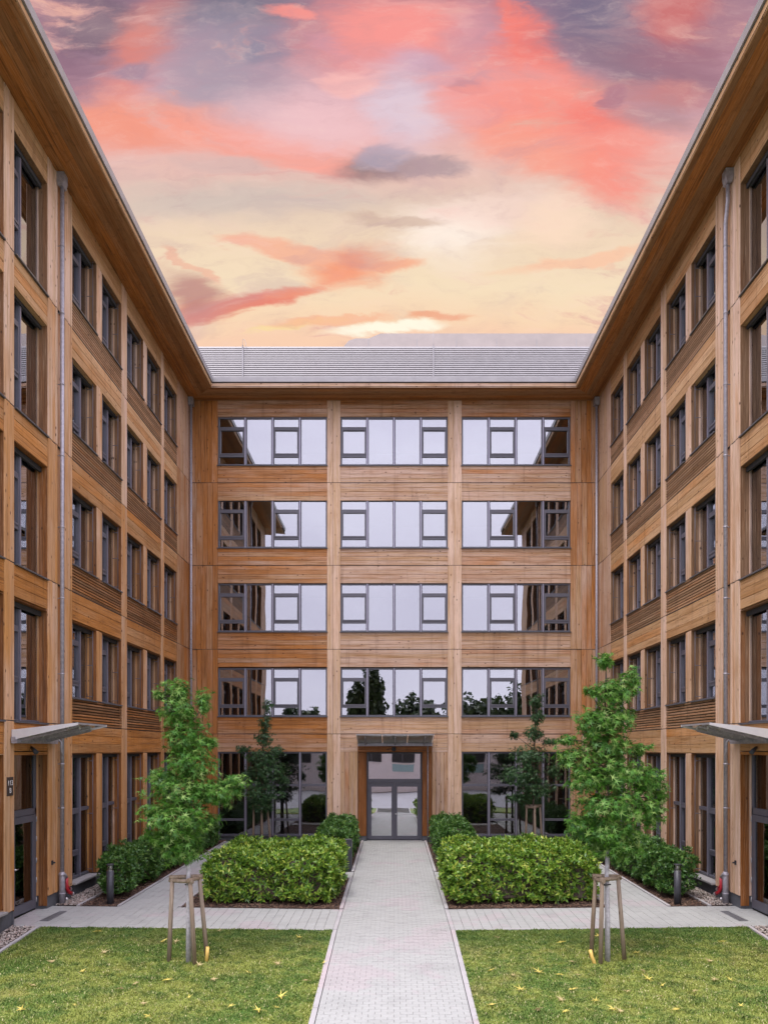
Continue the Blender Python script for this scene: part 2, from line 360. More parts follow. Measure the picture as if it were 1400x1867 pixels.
# ------------------------------------------------------------------ mesh helpers
def newobj(name, me, parent=None, **props):
    o = bpy.data.objects.new(name, me); C.objects.link(o)
    if parent is not None: o.parent = parent
    for k, v in props.items(): o[k] = v
    return o
def mesh_np(name, V, Fc, m, smooth=False):
    """V (n,3); Fc list of arrays each (k,nv)"""
    me = bpy.data.meshes.new(name); V = np.asarray(V, np.float32)
    me.vertices.add(len(V)); me.vertices.foreach_set('co', V.ravel())
    if isinstance(Fc, np.ndarray): Fc = [Fc]
    loops = np.concatenate([f.ravel() for f in Fc]); tot = np.concatenate([np.full(len(f), f.shape[1]) for f in Fc])
    start = np.concatenate([[0], np.cumsum(tot)[:-1]])
    me.loops.add(len(loops)); me.loops.foreach_set('vertex_index', loops.astype(np.int32))
    me.polygons.add(len(tot)); me.polygons.foreach_set('loop_start', start.astype(np.int32)); me.polygons.foreach_set('loop_total', tot.astype(np.int32))
    if smooth: me.polygons.foreach_set('use_smooth', np.ones(len(tot), bool))
    me.materials.append(m); me.update(calc_edges=True); me.validate()
    return me
class MB:
    def __init__(s): s.v = []; s.f = []; s.sm = []
    def quadbox(s, P):
        b = len(s.v); s.v += [tuple(p) for p in P]
        for q in ((0, 3, 2, 1), (4, 5, 6, 7), (0, 1, 5, 4), (1, 2, 6, 5), (2, 3, 7, 6), (3, 0, 4, 7)): s.f.append(tuple(b+i for i in q)); s.sm.append(False)
        return s
    def box(s, x0, x1, y0, y1, z0, z1, bev=0):
        x0, x1 = min(x0, x1), max(x0, x1); y0, y1 = min(y0, y1), max(y0, y1); z0, z1 = min(z0, z1), max(z0, z1)
        if not bev:
            return s.quadbox([(x0, y0, z0), (x1, y0, z0), (x1, y1, z0), (x0, y1, z0), (x0, y0, z1), (x1, y0, z1), (x1, y1, z1), (x0, y1, z1)])
        # chamfered box: 24 verts
        b = len(s.v); e = bev; idx = {}
        for X in (0, 1):
            for Y in (0, 1):
                for Z in (0, 1):
                    c = ((x0, x1)[X], (y0, y1)[Y], (z0, z1)[Z]); n = (e if X == 0 else -e, e if Y == 0 else -e, e if Z == 0 else -e)
                    for a in range(3):
                        p = [c[i]+(n[i] if i != a else 0) for i in range(3)]
                        idx[(X, Y, Z, a)] = len(s.v); s.v.append(tuple(p))
        cen_ = Vector(((x0+x1)/2, (y0+y1)/2, (z0+z1)/2))
        def add(ids):
            P = [Vector(s.v[i]) for i in ids]; n = (P[1]-P[0]).cross(P[2]-P[0]); m_ = sum(P, Vector())/len(P)-cen_
            s.f.append(tuple(ids) if n.dot(m_) > 0 else tuple(reversed(ids))); s.sm.append(False)
        for a in range(3):
            o1, o2 = [i for i in range(3) if i != a]
            for val in (0, 1):
                ids = []
                for p, q in ((0, 0), (1, 0), (1, 1), (0, 1)):
                    k = [0, 0, 0]; k[a] = val; k[o1] = p; k[o2] = q; ids.append(idx[(*k, a)])
                add(ids)
        for a in range(3):      # edges along axis a
            o1, o2 = [i for i in range(3) if i != a]
            for p in (0, 1):
                for q in (0, 1):
                    k0 = [0, 0, 0]; k0[o1] = p; k0[o2] = q; k1 = list(k0); k1[a] = 1
                    add([idx[(*k0, o1)], idx[(*k1, o1)], idx[(*k1, o2)], idx[(*k0, o2)]])
        for X in (0, 1):
            for Y in (0, 1):
                for Z in (0, 1): add([idx[(X, Y, Z, 0)], idx[(X, Y, Z, 1)], idx[(X, Y, Z, 2)]])
        return s
    def tube(s, pts, rad, n=10, caps=True):
        pts = [Vector(p) for p in pts]; b = len(s.v); k = len(pts)
        if not hasattr(rad, '__len__'): rad = [rad]*k
        prev = None
        for i, p in enumerate(pts):
            t = (pts[min(i+1, k-1)]-pts[max(i-1, 0)]).normalized()
            if prev is None: a = t.orthogonal().normalized()
            else:
                a = prev-t*prev.dot(t); a.normalize()
            prev = a; bb = t.cross(a)
            for j in range(n):
                an = 2*math.pi*j/n; s.v.append(tuple(p+(a*math.cos(an)+bb*math.sin(an))*rad[i]))
        for i in range(k-1):
            for j in range(n):
                s.f.append((b+i*n+j, b+i*n+(j+1) % n, b+(i+1)*n+(j+1) % n, b+(i+1)*n+j)); s.sm.append(True)
        if caps:
            s.f.append(tuple(b+j for j in reversed(range(n)))); s.sm.append(False)
            s.f.append(tuple(b+(k-1)*n+j for j in range(n))); s.sm.append(False)
        return s
    def prism(s, poly, axis, a0, a1):
        """poly 2D points in the other two axes (order as listed x,y,z minus axis)"""
        b = len(s.v); n = len(poly)
        def mk(p, a):
            if axis == 'x': return (a, p[0], p[1])
            if axis == 'y': return (p[0], a, p[1])
            return (p[0], p[1], a)
        s.v += [mk(p, a0) for p in poly]+[mk(p, a1) for p in poly]
        fs = [tuple(b+i for i in range(n)), tuple(b+n+i for i in reversed(range(n)))]+[(b+i, b+n+i, b+n+(i+1) % n, b+(i+1) % n) for i in range(n)]
        area = sum(poly[i][0]*poly[(i+1) % n][1]-poly[(i+1) % n][0]*poly[i][1] for i in range(n))
        flip = (area > 0) != (axis == 'y')
        if a1 < a0: flip = not flip
        for f in fs: s.f.append(tuple(reversed(f)) if flip else f); s.sm.append(False)
        return s
    def mesh(s, name, m):
        me = bpy.data.meshes.new(name); me.from_pydata(s.v, [], s.f); me.materials.append(m)
        me.polygons.foreach_set('use_smooth', s.sm); me.update(); return me
    def build(s, name, m, parent=None, **props): return newobj(name, s.mesh(name, m), parent, **props)
def empty(name, loc=(0, 0, 0), rot=0, parent=None, **props):
    o = bpy.data.objects.new(name, None); C.objects.link(o); o.location = loc; o.rotation_euler = (0, 0, rot)
    if parent is not None: o.parent = parent
    for k, v in props.items(): o[k] = v
    return o
def thing(name, label, cat, loc=(0, 0, 0), rot=0, group=None):
    o = empty(name, loc, rot, label=label, category=cat)
    if group: o['group'] = group
    return o

# ground height: the paved court falls gently from the rear door, the lawn a little more
def gz(x, y):
    if y >= 30.2: b = 0.
    elif y >= 16.2: b = -.18*(30.2-y)/14
    elif y >= 8: b = -.18-.07*(16.2-y)
    else: b = -.18-.07*8.2
    return b+.0125*min(max(abs(x)-1.3, 0), 6.7)
def gzn(x, y):
    b = np.where(y >= 30.2, 0., np.where(y >= 16.2, -.18*(30.2-y)/14, np.where(y >= 8, -.18-.07*(16.2-y), -.18-.574)))
    return b+.0125*np.clip(np.abs(x)-1.3, 0, 6.7)
def ground_at(px, py):
    y = 13.
    for _ in range(40):
        x = (px-PX)*y/F; y = (EYE-gz(x, y))*F/(py-PY)
    return (px-PX)*y/F, y
def sheet(name, xs, ys, dz, m, kind='structure', thick=0, **props):
    V = []; Fc = []
    for y in ys:
        for x in xs: V.append((x, y, gz(x, y)+dz))
    n = len(xs)
    for j in range(len(ys)-1):
        for i in range(n-1): Fc.append((j*n+i, j*n+i+1, (j+1)*n+i+1, (j+1)*n+i))
    if thick:
        b = len(V); V += [(x, y, z-thick) for x, y, z in V]
        ring = [i for i in range(n)]+[j*n+n-1 for j in range(1, len(ys))]+[(len(ys)-1)*n+i for i in range(n-2, -1, -1)]+[j*n for j in range(len(ys)-2, 0, -1)]
        for a, c in zip(ring, ring[1:]+ring[:1]): Fc.append((c, a, a+b, c+b))
    me = bpy.data.meshes.new(name); me.from_pydata(V, [], Fc); me.materials.append(m); me.update()
    return newobj(name, me, None, kind=kind, **props)

# ------------------------------------------------------------------ ground
sheet('ground', [-600, -60, -9, -8, -4, -1.3, 1.3, 4, 8, 9, 60, 600], [-600, -60, -10, 0, 8, 12, 16.2, 20, 25, 30.2, 60, 900], -.06, LAWN)
sheet('lawn', [-7.42, -5, -3, -1.28], [4, 8, 10, 12, 14, 16.12], -.012, LAWN)
sheet('lawn', [1.28, 3, 5, 7.42], [4, 8, 10, 12, 14, 16.12], -.012, LAWN)
sheet('forecourt', [-60, -8, -1.3, 1.3, 8, 60], [-18.8, -8, 0, 3.9], -.03, FORE)
Y0, YC0, YC1, YEND = 4.0, 16.2, 18.1, 30.62

# central path with brick pavers -----------------------------------------------------------------
path = sheet('path', [-1.19, 1.19], [Y0, 8, 12, 16.2, 20, 25, 30.2, 30.7], -.035, SAND)
BW, BD, GAP = .198, .0985, .004
def brick_mesh():
    mb = MB().box(-BW/2+GAP/2, BW/2-GAP/2, -BD/2+GAP/2, BD/2-GAP/2, -.04, 0, .003); return mb.mesh('paver', PAVE)
bm_ = brick_mesh(); half = MB().box(-BW/4+GAP/2, BW/4-GAP/2, -BD/2+GAP/2, BD/2-GAP/2, -.04, 0, .003).mesh('paver', PAVE)
rows = int((30.66-Y0)/BD); rest = MB(); nb = 0
first = int((11.15-Y0)/BD)
for r in range(rows):
    y = Y0+(r+.5)*BD
    if YC0-0 > y > 99: continue
    off = 0 if r % 2 else BW/2
    xs = []
    x = -1.188+off
    if off: xs.append((-1.188+BW/4, 1))
    while x < 1.188-1e-6:
        wd = min(BW, 1.188-x); xs.append((x+wd/2, 1 if wd < BW*.7 else 0)); x += BW
    sl = math.atan(.07) if y < 16.2 else math.atan(.18/14)
    if y > 30.2: sl = 0
    for cx, hf in xs:
        z = gz(0, y)+random.uniform(-.0015, .0015)
        if first <= r and nb < 290:
            o = newobj('paver', half if hf else bm_, path); o.location = (cx, y, z); o.rotation_euler = (sl, random.uniform(-.003, .003), 0); nb += 1
        else:
            a = BW/(4 if hf else 2)-GAP/2; bb = BD/2-GAP/2; t_ = math.tan(sl)
            b0 = len(rest.v)
            rest.v += [(cx-a, y-bb, z-bb*t_), (cx+a, y-bb, z-bb*t_), (cx+a, y+bb, z+bb*t_), (cx-a, y+bb, z+bb*t_)]
            rest.v += [(vx, vy_, vz-.03) for vx, vy_, vz in rest.v[b0:b0+4]]
            rest.f += [(b0, b0+1, b0+2, b0+3), (b0+4, b0+5, b0+1, b0), (b0+3, b0+2, b0+6, b0+7), (b0+5, b0+6, b0+2, b0+1), (b0+4, b0, b0+3, b0+7)]; rest.sm += [False]*5
rest.build('paver_field', PAVE, path, kind='stuff')
def kerb_run(parent, x0, y0, x1, y1, wd, up, L=1.0, name='kerb_stone', m=KERB):
    p, q = Vector((x0, y0)), Vector((x1, y1)); T_ = (q-p).length; n = max(1, round(T_/L)); dirv = (q-p)/n; nrm = Vector((-dirv.y, dirv.x)).normalized()*wd/2
    for i in range(n):
        a = p+dirv*i+dirv.normalized()*.003; b = p+dirv*(i+1)-dirv.normalized()*.003
        j = random.uniform(-.003, .003); P = []
        for dz in (-.12, up+j):
            for c in (a-nrm, b-nrm, b+nrm, a+nrm): P.append((c.x, c.y, gz(c.x, c.y)+dz))
        if dirv.x == 0 and dirv.y < 0: P = P
        mb = MB(); mb.quadbox(P); o = mb.build(name, m, parent)
for sx in (-1, 1):
    xk = sx*1.24
    a, b = ((Y0, YC0) if sx > 0 else (Y0, YC0)); kerb_run(path, xk, Y0, xk, 16.16, .085, .012)
    kerb_run(path, xk, YC1+.04, xk, 22.16, .085, .03); kerb_run(path, xk, 23.24, xk, 30.3, .085, .03)

# cross path / side paths -----------------------------------------------------------------------
slabm = MB().box(-.0975, .0975, -.195, .195, -.04, 0, .004).mesh('paver', PAVE)
for sx in (-1, 1):
    cp = sheet('side_path', sorted([sx*1.20, sx*1.3, sx*8.3]), [YC0, YC1], -.035, SAND)
    slope = math.atan(.0125)*sx
    n = 0
    for i in range(36):
        x = sx*(1.285+.1*1+i*.2)
        if abs(x) > 8.22: break
        offy = (.2 if i % 2 else 0)
        y = YC0+.002
        k = 0
        while y < YC1-.01:
            L = .4 if not (k == 0 and offy) else .2
            L = min(L, YC1-y)
            cy = y+L/2; o = newobj('paver', slabm, cp); o.scale = (1, (L-.002)/.4, 1)
            lim = 7.98 if True else 9
            o.location = (x, cy, gz(x, cy)+random.uniform(-.002, .002)); o.rotation_euler = (math.atan(.18/14), -slope, 0); y += L; k += 1
    # narrow border course beside the central path
    kerb_run(cp, sx*1.24, YC0+.02, sx*1.24, YC1, .085, 0, .4)
    kerb_run(cp, sx*1.30, YC0-.035, sx*7.95, YC0-.035, .06, .004)
    sp = sheet('side_path', sorted([sx*5.1, sx*6.46]), [YC1+.002, 22, 26, 29.62], -.035, SAND)
    st_ = MB()
    for i in range(7):
        x0 = sx*(5.10+i*.194); x1 = sx*(5.10+(i+1)*.194-.006); y = YC1+.006-(.2 if i % 2 else 0)
        while y < 29.6:
            ya = max(y, YC1+.006); yb = min(y+.394, 29.6)
            if yb-ya > .03:
                P = []
                for dz in (-.03, random.uniform(-.002, .002)):
                    for c in ((min(x0, x1), ya), (max(x0, x1), ya), (max(x0, x1), yb), (min(x0, x1), yb)): P.append((c[0], c[1], gz(*c)+dz))
                st_.quadbox(P)
            y += .4
    st_.build('paver_field', PAVE, sp, kind='stuff')
    kerb_run(sp, sx*5.06, YC1+.06, sx*5.06, 22.2, .07, .02); kerb_run(sp, sx*5.06, 23.2, sx*5.06, 29.6, .07, .02); kerb_run(sp, sx*6.5, YC1+.06, sx*6.5, 29.6, .07, .02)
    # second cross path
    s2 = sheet('side_path', sorted([sx*1.20, sx*5.02]), [22.2, 23.2], -.035, SAND)
    st_ = MB()
    for i in range(19):
        for j in range(5):
            x0 = sx*(1.21+i*.2); x1 = sx*(1.21+i*.2+.194); ya = 22.21+j*.198; P = []
            for dz in (-.03, random.uniform(-.002, .002)):
                for c in ((min(x0, x1), ya), (max(x0, x1), ya), (max(x0, x1), ya+.192), (min(x0, x1), ya+.192)): P.append((c[0], c[1], gz(*c)+dz))
            st_.quadbox(P)
    st_.build('paver_field', PAVE, s2, kind='stuff')

# mulch beds and pebble strips -------------------------------------------------------------------
def chips(area, n, m, name, size, pebble=False):
    x0, x1, y0, y1 = area; X = rng.uniform(x0, x1, n); Y = rng.uniform(y0, y1, n); Z = gzn(X, Y)
    if pebble:
        base = np.array([(0, 0, 1), (.9, 0, .2), (.3, .85, .2), (-.75, .5, .2), (-.75, -.5, .2), (.3, -.85, .2), (0, 0, -.4)])
        tri = np.array([(0, 1, 2), (0, 2, 3), (0, 3, 4), (0, 4, 5), (0, 5, 1), (6, 2, 1), (6, 3, 2), (6, 4, 3), (6, 5, 4), (6, 1, 5)])
        S = rng.uniform(.5, 1.2, (n, 1, 1))*size*np.array([[[1, 1, .6]]])*rng.uniform(.7, 1.3, (n, 1, 3)); dz = size*.35
    else:
        base = np.array([(-1, -.4, 0), (1, -.35, 0), (.9, .4, .0), (-.9, .35, 0.), (-.9, 0, .22), (.9, 0, .25)])
        tri = np.array([(0, 1, 5), (0, 5, 4), (3, 4, 5), (3, 5, 2), (0, 4, 3), (1, 2, 5)])
        S = rng.uniform(.5, 1.3, (n, 1, 1))*size; dz = .0
    a = rng.uniform(0, 2*np.pi, n); ca, sa = np.cos(a)[:, None], np.sin(a)[:, None]
    P = base[None]*S; tl = rng.normal(0, .35, (n, 1))
    x = P[..., 0]; y = P[..., 1]; z = P[..., 2]+x*tl
    V = np.stack([x*ca-y*sa+X[:, None], x*sa+y*ca+Y[:, None], z+Z[:, None]+dz+rng.uniform(0, .012, (n, 1))], -1)
    Fc = tri[None]+np.arange(n)[:, None, None]*len(base)
    return V.reshape(-1, 3), Fc.reshape(-1, 3)
for sx in (-1, 1):
    beds = [(1.30, 5.02, YC1+.05, 22.15), (1.30, 5.02, 23.25, 30.1), (6.54, 7.42, YC1+.05, 30.1)]
    for a, b, y0, y1 in beds:
        xs = sorted([sx*a, sx*(a+b)/2, sx*b]); bd = sheet('mulch_bed', xs, [y0, (y0+y1)/2, y1], -.02, SOIL)
        n = int((b-a)*(y1-y0)*(420 if y0 < 20 else 160)); V, Fc = chips((xs[0], xs[2], y0, y1), n, CHIP, '', .028)
        newobj('bark_mulch', mesh_np('bark_mulch', V, Fc, CHIP), None, kind='stuff', label='brown bark mulch scattered over the planting bed', category='mulch')
    for y0, y1 in ((11.2, YC0-.06), (YC1+.05, 30.1)):
        xs = sorted([sx*7.5, sx*8.0]); gs = sheet('gravel_strip', xs, [y0, y1], -.02, SOIL)
        V, Fc = chips((xs[0], xs[1], y0, y1), int(.5*(y1-y0)*900), PEBB, '', .026, True)
        newobj('pebbles', mesh_np('pebbles', V, Fc, PEBB), None, kind='stuff', label='rounded pebbles in the strip along the building plinth', category='pebbles')
        kerb_run(gs, sx*7.46, y0, sx*7.46, y1, .07, .02)

# ------------------------------------------------------------------ building
B = thing('timber_office_building', 'U-shaped five-storey timber clad office building with grey window frames around the courtyard', 'building', (0, 30.2, 0))
def P_(o):   # parent while keeping world placement given in world coordinates
    return o
BINV = Matrix.Translation((0, -30.2, 0))
def part(mb, name, m, parent=None, **props):
    """mesh given in world coordinates -> child of the building (or of a part whose origin equals the building's)"""
    mb.v = [(x, y-30.2, z) for x, y, z in mb.v]
    return mb.build(name, m, parent or B, **props)
JL = [4.22, 7.55, 10.85, 14.10]      # storey joints
TOP = 17.34; GH = 3.51; GS = .28
D0 = 30.2
BAYS = [(-6.92, -2.62), (-2.10, 2.12), (2.66, 6.94)]
def heads(j): return j+2.60
def lean(v, a): return v+random.uniform(-a, a)

def board_row_x(parent, x0, x1, z0, z1, n, y0, warm, name='board'):
    h = (z1-z0)/n
    for i in range(n):
        yo = y0+random.uniform(-.002, .0025)
        mb = MB().box(x0+.003, x1-.003, yo, y0+.05, z0+i*h+.003, z0+(i+1)*h-.003, .005)
        part(mb, name, WX, parent, warm=float(warm+random.uniform(-.12, .12)))
def panel_x(x0, x1, z0, z1, n, warm):
    sp_ = part(MB().box(x0, x1, D0+.045, D0+.28, z0, z1), 'spandrel', WX, warm=float(warm))
    board_row_x(sp_, x0, x1, z0, z1, n, D0, warm)
warmbay = [.52, .12, .22]
for bi, (x0, x1) in enumerate(BAYS):
    for k, j in enumerate(JL):
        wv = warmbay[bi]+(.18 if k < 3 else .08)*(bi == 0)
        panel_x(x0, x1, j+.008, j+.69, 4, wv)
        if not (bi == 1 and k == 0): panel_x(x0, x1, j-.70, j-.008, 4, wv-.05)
    panel_x(x0, x1, heads(JL[3]), TOP, 4, .42)
# thin drip flashing at each storey joint
for j in JL: part(MB().box(-7.99, 7.99, D0-.006, D0+.04, j-.007, j+.007), 'joint_flashing', DARK)
# posts between bays: two staves each, storey by storey
lev = [.22]+JL+[TOP]
for x0, x1 in ((-2.62, -2.10), (2.12, 2.66)):
    for a, b in zip(lev, lev[1:]):
        mb = MB(); xm = x0+(x1-x0)*.42
        mb.box(x0, xm-.004, D0-.012, D0+.28, a+.009, b-.009, .006); mb.box(xm+.004, x1, D0-.010, D0+.28, a+.009, b-.009, .006)
        part(mb, 'post', WP, warm=.12)
# corner panels of vertical boards
for x0, x1 in ((-7.995, -6.92), (6.94, 7.995)):
    for a, b in zip(lev, lev[1:]):
        cp = part(MB().box(x0, x1, D0+.05, D0+.28, a, b), 'corner_panel', WZ, warm=.8)
        wds = [random.uniform(.8, 1.2) for _ in range(5)]; s_ = sum(wds); x = x0
        for wd in wds:
            xe = x+wd/s_*(x1-x0); part(MB().box(x+.003, xe-.003, D0+random.uniform(-.012, .004), D0+.045, a+.008, b-.008, .006), 'cladding_board', WZ, cp, warm=float(.78+random.uniform(-.2, .15)-(.22 if x0 > 0 else 0))); x = xe
# plinth below rear wall
part(MB().box(-7.99, -1.42, D0+.02, D0+.28, -.3, .2), 'plinth', PLINTH); part(MB().box(1.5, 7.99, D0+.02, D0+.28, -.3, .2), 'plinth', PLINTH)

# windows ---------------------------------------------------------------------------------------
WC = {}
def window(key, W, H, cols, loc, rot, flip=False, sill=.05, glassm=GLASS, fd=.10, warm=0, blind=0, bw=.055, guide=False, sillm=None, slim=False):
    """cols: list of (x0,x1,[(z0,z1,casement)])   local: x along wall, +y into the wall, glass at y=fd"""
    if key not in WC:
        fm = MB(); fx = (lambda v: W-v) if flip else (lambda v: v)
        fm.box(0, W, fd-.05, fd+.05, H-bw, H); fm.box(0, W, fd-.05, fd+.05, 0, bw)
        ew = .008 if slim else bw
        fm.box(fx(0), fx(bw), fd-.052, fd+.05, bw, H-bw); fm.box(fx(W-ew), fx(W), (fd-.003 if slim else fd-.052), fd+.05, bw, H-bw)
        panes = []; rails = []; nr = 0
        for ci, (x0, x1, cells) in enumerate(cols):
            if ci > 0:
                fm.box(fx(x0-bw), fx(x0+bw), fd-.055, fd+.05, bw, H-bw)
                rails.append(MB().box(fx(x0-.02), fx(x0+.02), fd-.075, fd-.056, 0.01, H-.01).mesh('mullion_rail', RAIL))
            xa = x0+bw; xb = x1-(ew if ci == len(cols)-1 else bw)
            for zi, (z0, z1, cas) in enumerate(cells):
                za = z0+(bw if zi == 0 else bw*.8); zb = z1-(bw if zi == len(cells)-1 else bw*.8)
                if zi > 0: fm.box(fx(xa), fx(xb), fd-.05, fd+.045, z0-bw*.8, z0+bw*.8)
                if cas:
                    e = .05
                    fm.box(fx(xa), fx(xa+e), fd-.066, fd+.04, za, zb); fm.box(fx(xb-e), fx(xb), fd-.066, fd+.04, za, zb)
                    fm.box(fx(xa+e), fx(xb-e), fd-.066, fd+.04, za, za+e); fm.box(fx(xa+e), fx(xb-e), fd-.066, fd+.04, zb-e, zb)
                    xa2, xb2, za, zb = xa+e, xb-e, za+e, zb-e
                else: xa2, xb2 = xa, xb
                panes.append(MB().box(fx(xa2-.01), fx(xb2+.01), fd, fd+.006, za-.01, zb+.01).mesh('pane', glassm))
        sm = MB().box(-.03 if fd < .15 else .002, W+.03 if fd < .15 else W-.002, -.05, fd-.05, -.035, -.004).mesh('sill', sillm or SILLM)
        gm = []
        bbx = MB().box(.016, W-.016, .13, fd-.056, H-.11, H-.003).mesh('blind_shadow_box', DARK) if slim else None  # blind box in near-black, also standing in for shadow under the head
        if guide:
            for gx in (.14, W-.14):
                g_ = MB().tube([(gx, .05, .03), (gx, .05, H-.03)], .009, 6)
                for gz_ in (.12, H*.5, H-.2): g_.tube([(gx, .05, gz_), (gx, fd-.05, gz_)], .009, 5)
                gm.append(g_.mesh('guide_rail', FRAME))
        WC[key] = (fm.mesh('window', FRAME), rails, panes, sm, gm, bbx)
    fr, rl, panes, sm, gm, bbx = WC[key]
    o = newobj('window', fr, B); o.location = (loc[0], loc[1]-30.2, loc[2]); o.rotation_euler = (0, 0, rot)
    for r_ in rl: newobj('mullion_rail', r_, o)
    for p in panes: newobj('pane', p, o)
    if sill: newobj('sill', sm, o)
    for g_ in gm: newobj('guide_rail', g_, o)
    if bbx: newobj('blind_shadow_box', bbx, o)
    if blind:
        bl = MB(); z = H-.08
        while z > H*(1-blind):
            bl.quadbox([(.1, fd+.10, z), (W-.1, fd+.10, z), (W-.1, fd+.13, z+.018), (.1, fd+.13, z+.018), (.1, fd+.10, z+.002), (W-.1, fd+.10, z+.002), (W-.1, fd+.13, z+.02), (.1, fd+.13, z+.02)]); z -= .032
        bl.build('blind', BLIND, o, kind='stuff')
    return o
H1 = 1.90; tl = lambda H: [(0, H*.2, 0), (H*.2, H*.775, 1), (H*.775, H, 0)]
def stripcols(W, pat, H, cells):
    n = len(pat); return [(W*i/n, W*(i+1)/n, cells if c else [(0, H, 0)]) for i, c in enumerate(pat)]
for bi, (x0, x1) in enumerate(BAYS):
    W = x1-x0; pat = [(1, 0, 1, 0), (1, 0, 0, 1), (0, 1, 0, 1)][bi]
    for k, j in enumerate(JL):
        window(f'b{bi}', W-.01, H1, stripcols(W-.01, pat, H1, tl(H1)), (x0+.005, D0, j+.695), 0, fd=.10)
    if bi != 1:
        Hg = GH-.225
        gp = [(1, 0, 1, 0), 0, (0, 1, 0, 1)][bi]
        cols = [(W*i/4, W*(i+1)/4, [(0, .62, 0), (.62, 1.98, 0), (1.98, Hg, 0)] if c else [(0, 1.98, 0), (1.98, Hg, 0)]) for i, c in enumerate(gp)]
        window(f'g{bi}', W-.01, Hg, [(a if a == 0 else a, min(b, W-.01), c) for a, b, c in cols], (x0+.005, D0, .225), 0, fd=.10, glassm=GLASSG)

# entrance in the middle bay --------------------------------------------------------------------
X0, X1 = BAYS[1]
panel_x(X0, -1.42, 3.51, JL[0]-.008, 4, .12); panel_x(1.50, X1, 3.51, JL[0]-.008, 4, .12)
panel_x(-1.42, 1.50, 3.80, JL[0]-.008, 3, .15)
for x0, x1 in ((X0, -1.42), (1.50, X1)):
    cp = part(MB().box(x0, x1, D0+.05, D0+.6, .2, 3.51), 'door_side_panel', WZ, warm=.2); x = x0
    for i in range(4):
        xe = x0+(x1-x0)*(i+1)/4; part(MB().box(x+.003, xe-.003, D0+random.uniform(-.006, .003), D0+.045, .2, 3.505, .005), 'cladding_board', WZ, cp, warm=float(.2+random.uniform(-.15, .15))); x = xe
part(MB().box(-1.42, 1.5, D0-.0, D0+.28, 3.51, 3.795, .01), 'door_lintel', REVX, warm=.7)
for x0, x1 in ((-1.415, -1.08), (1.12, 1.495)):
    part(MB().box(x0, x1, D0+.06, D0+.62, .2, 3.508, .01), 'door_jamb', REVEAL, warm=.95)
    part(MB().box(x0, x1, D0+.08, D0+.62, -.05, .195), 'plinth', PLINTH)
def entrance():
    W = 2.19; H = 3.5; y = D0+.34; x0 = -1.075
    o = part(MB().box(x0, x0+W, y, y+.09, H-.06, H).box(x0, x0+W, y, y+.09, 2.28, 2.44).box(x0, x0+.07, y, y+.09, .02, 2.28).box(x0+W-.07, x0+W, y, y+.09, .02, 2.28)
             .box(x0, x0+.07, y, y+.09, 2.44, H-.06).box(x0+W-.07, x0+W, y, y+.09, 2.44, H-.06), 'entrance_frame', FRAME)
    part(MB().box(x0+.07, x0+W-.07, y+.05, y+.056, 2.44, H-.06), 'pane', GLASSD, o)
    for i in (0, 1):
        a = x0+.075+i*(W/2-.07); b = a+W/2-.08
        d_ = part(MB().box(a, a+.11, y-.015, y+.05, .03, 2.27).box(b-.11, b, y-.015, y+.05, .03, 2.27).box(a+.11, b-.11, y-.015, y+.05, 2.13, 2.27).box(a+.11, b-.11, y-.015, y+.05, .03, .18), 'entrance_door', FRAME)
        part(MB().box(a+.11, b-.11, y+.015, y+.021, .18, 2.13), 'pane', GLASSD, d_)
        if i: part(MB().tube([(a+.055, y-.015, 1.05), (a+.055, y-.06, 1.05)], .03, 12), 'handle', STEEL, d_)
entrance()
part(MB().tube([(0, D0-.02, 3.63), (0, D0-.14, 3.60)], .07, 12).box(-.08, .08, D0-.03, D0+.0, 3.56, 3.70), 'porch_lamp', DARK)

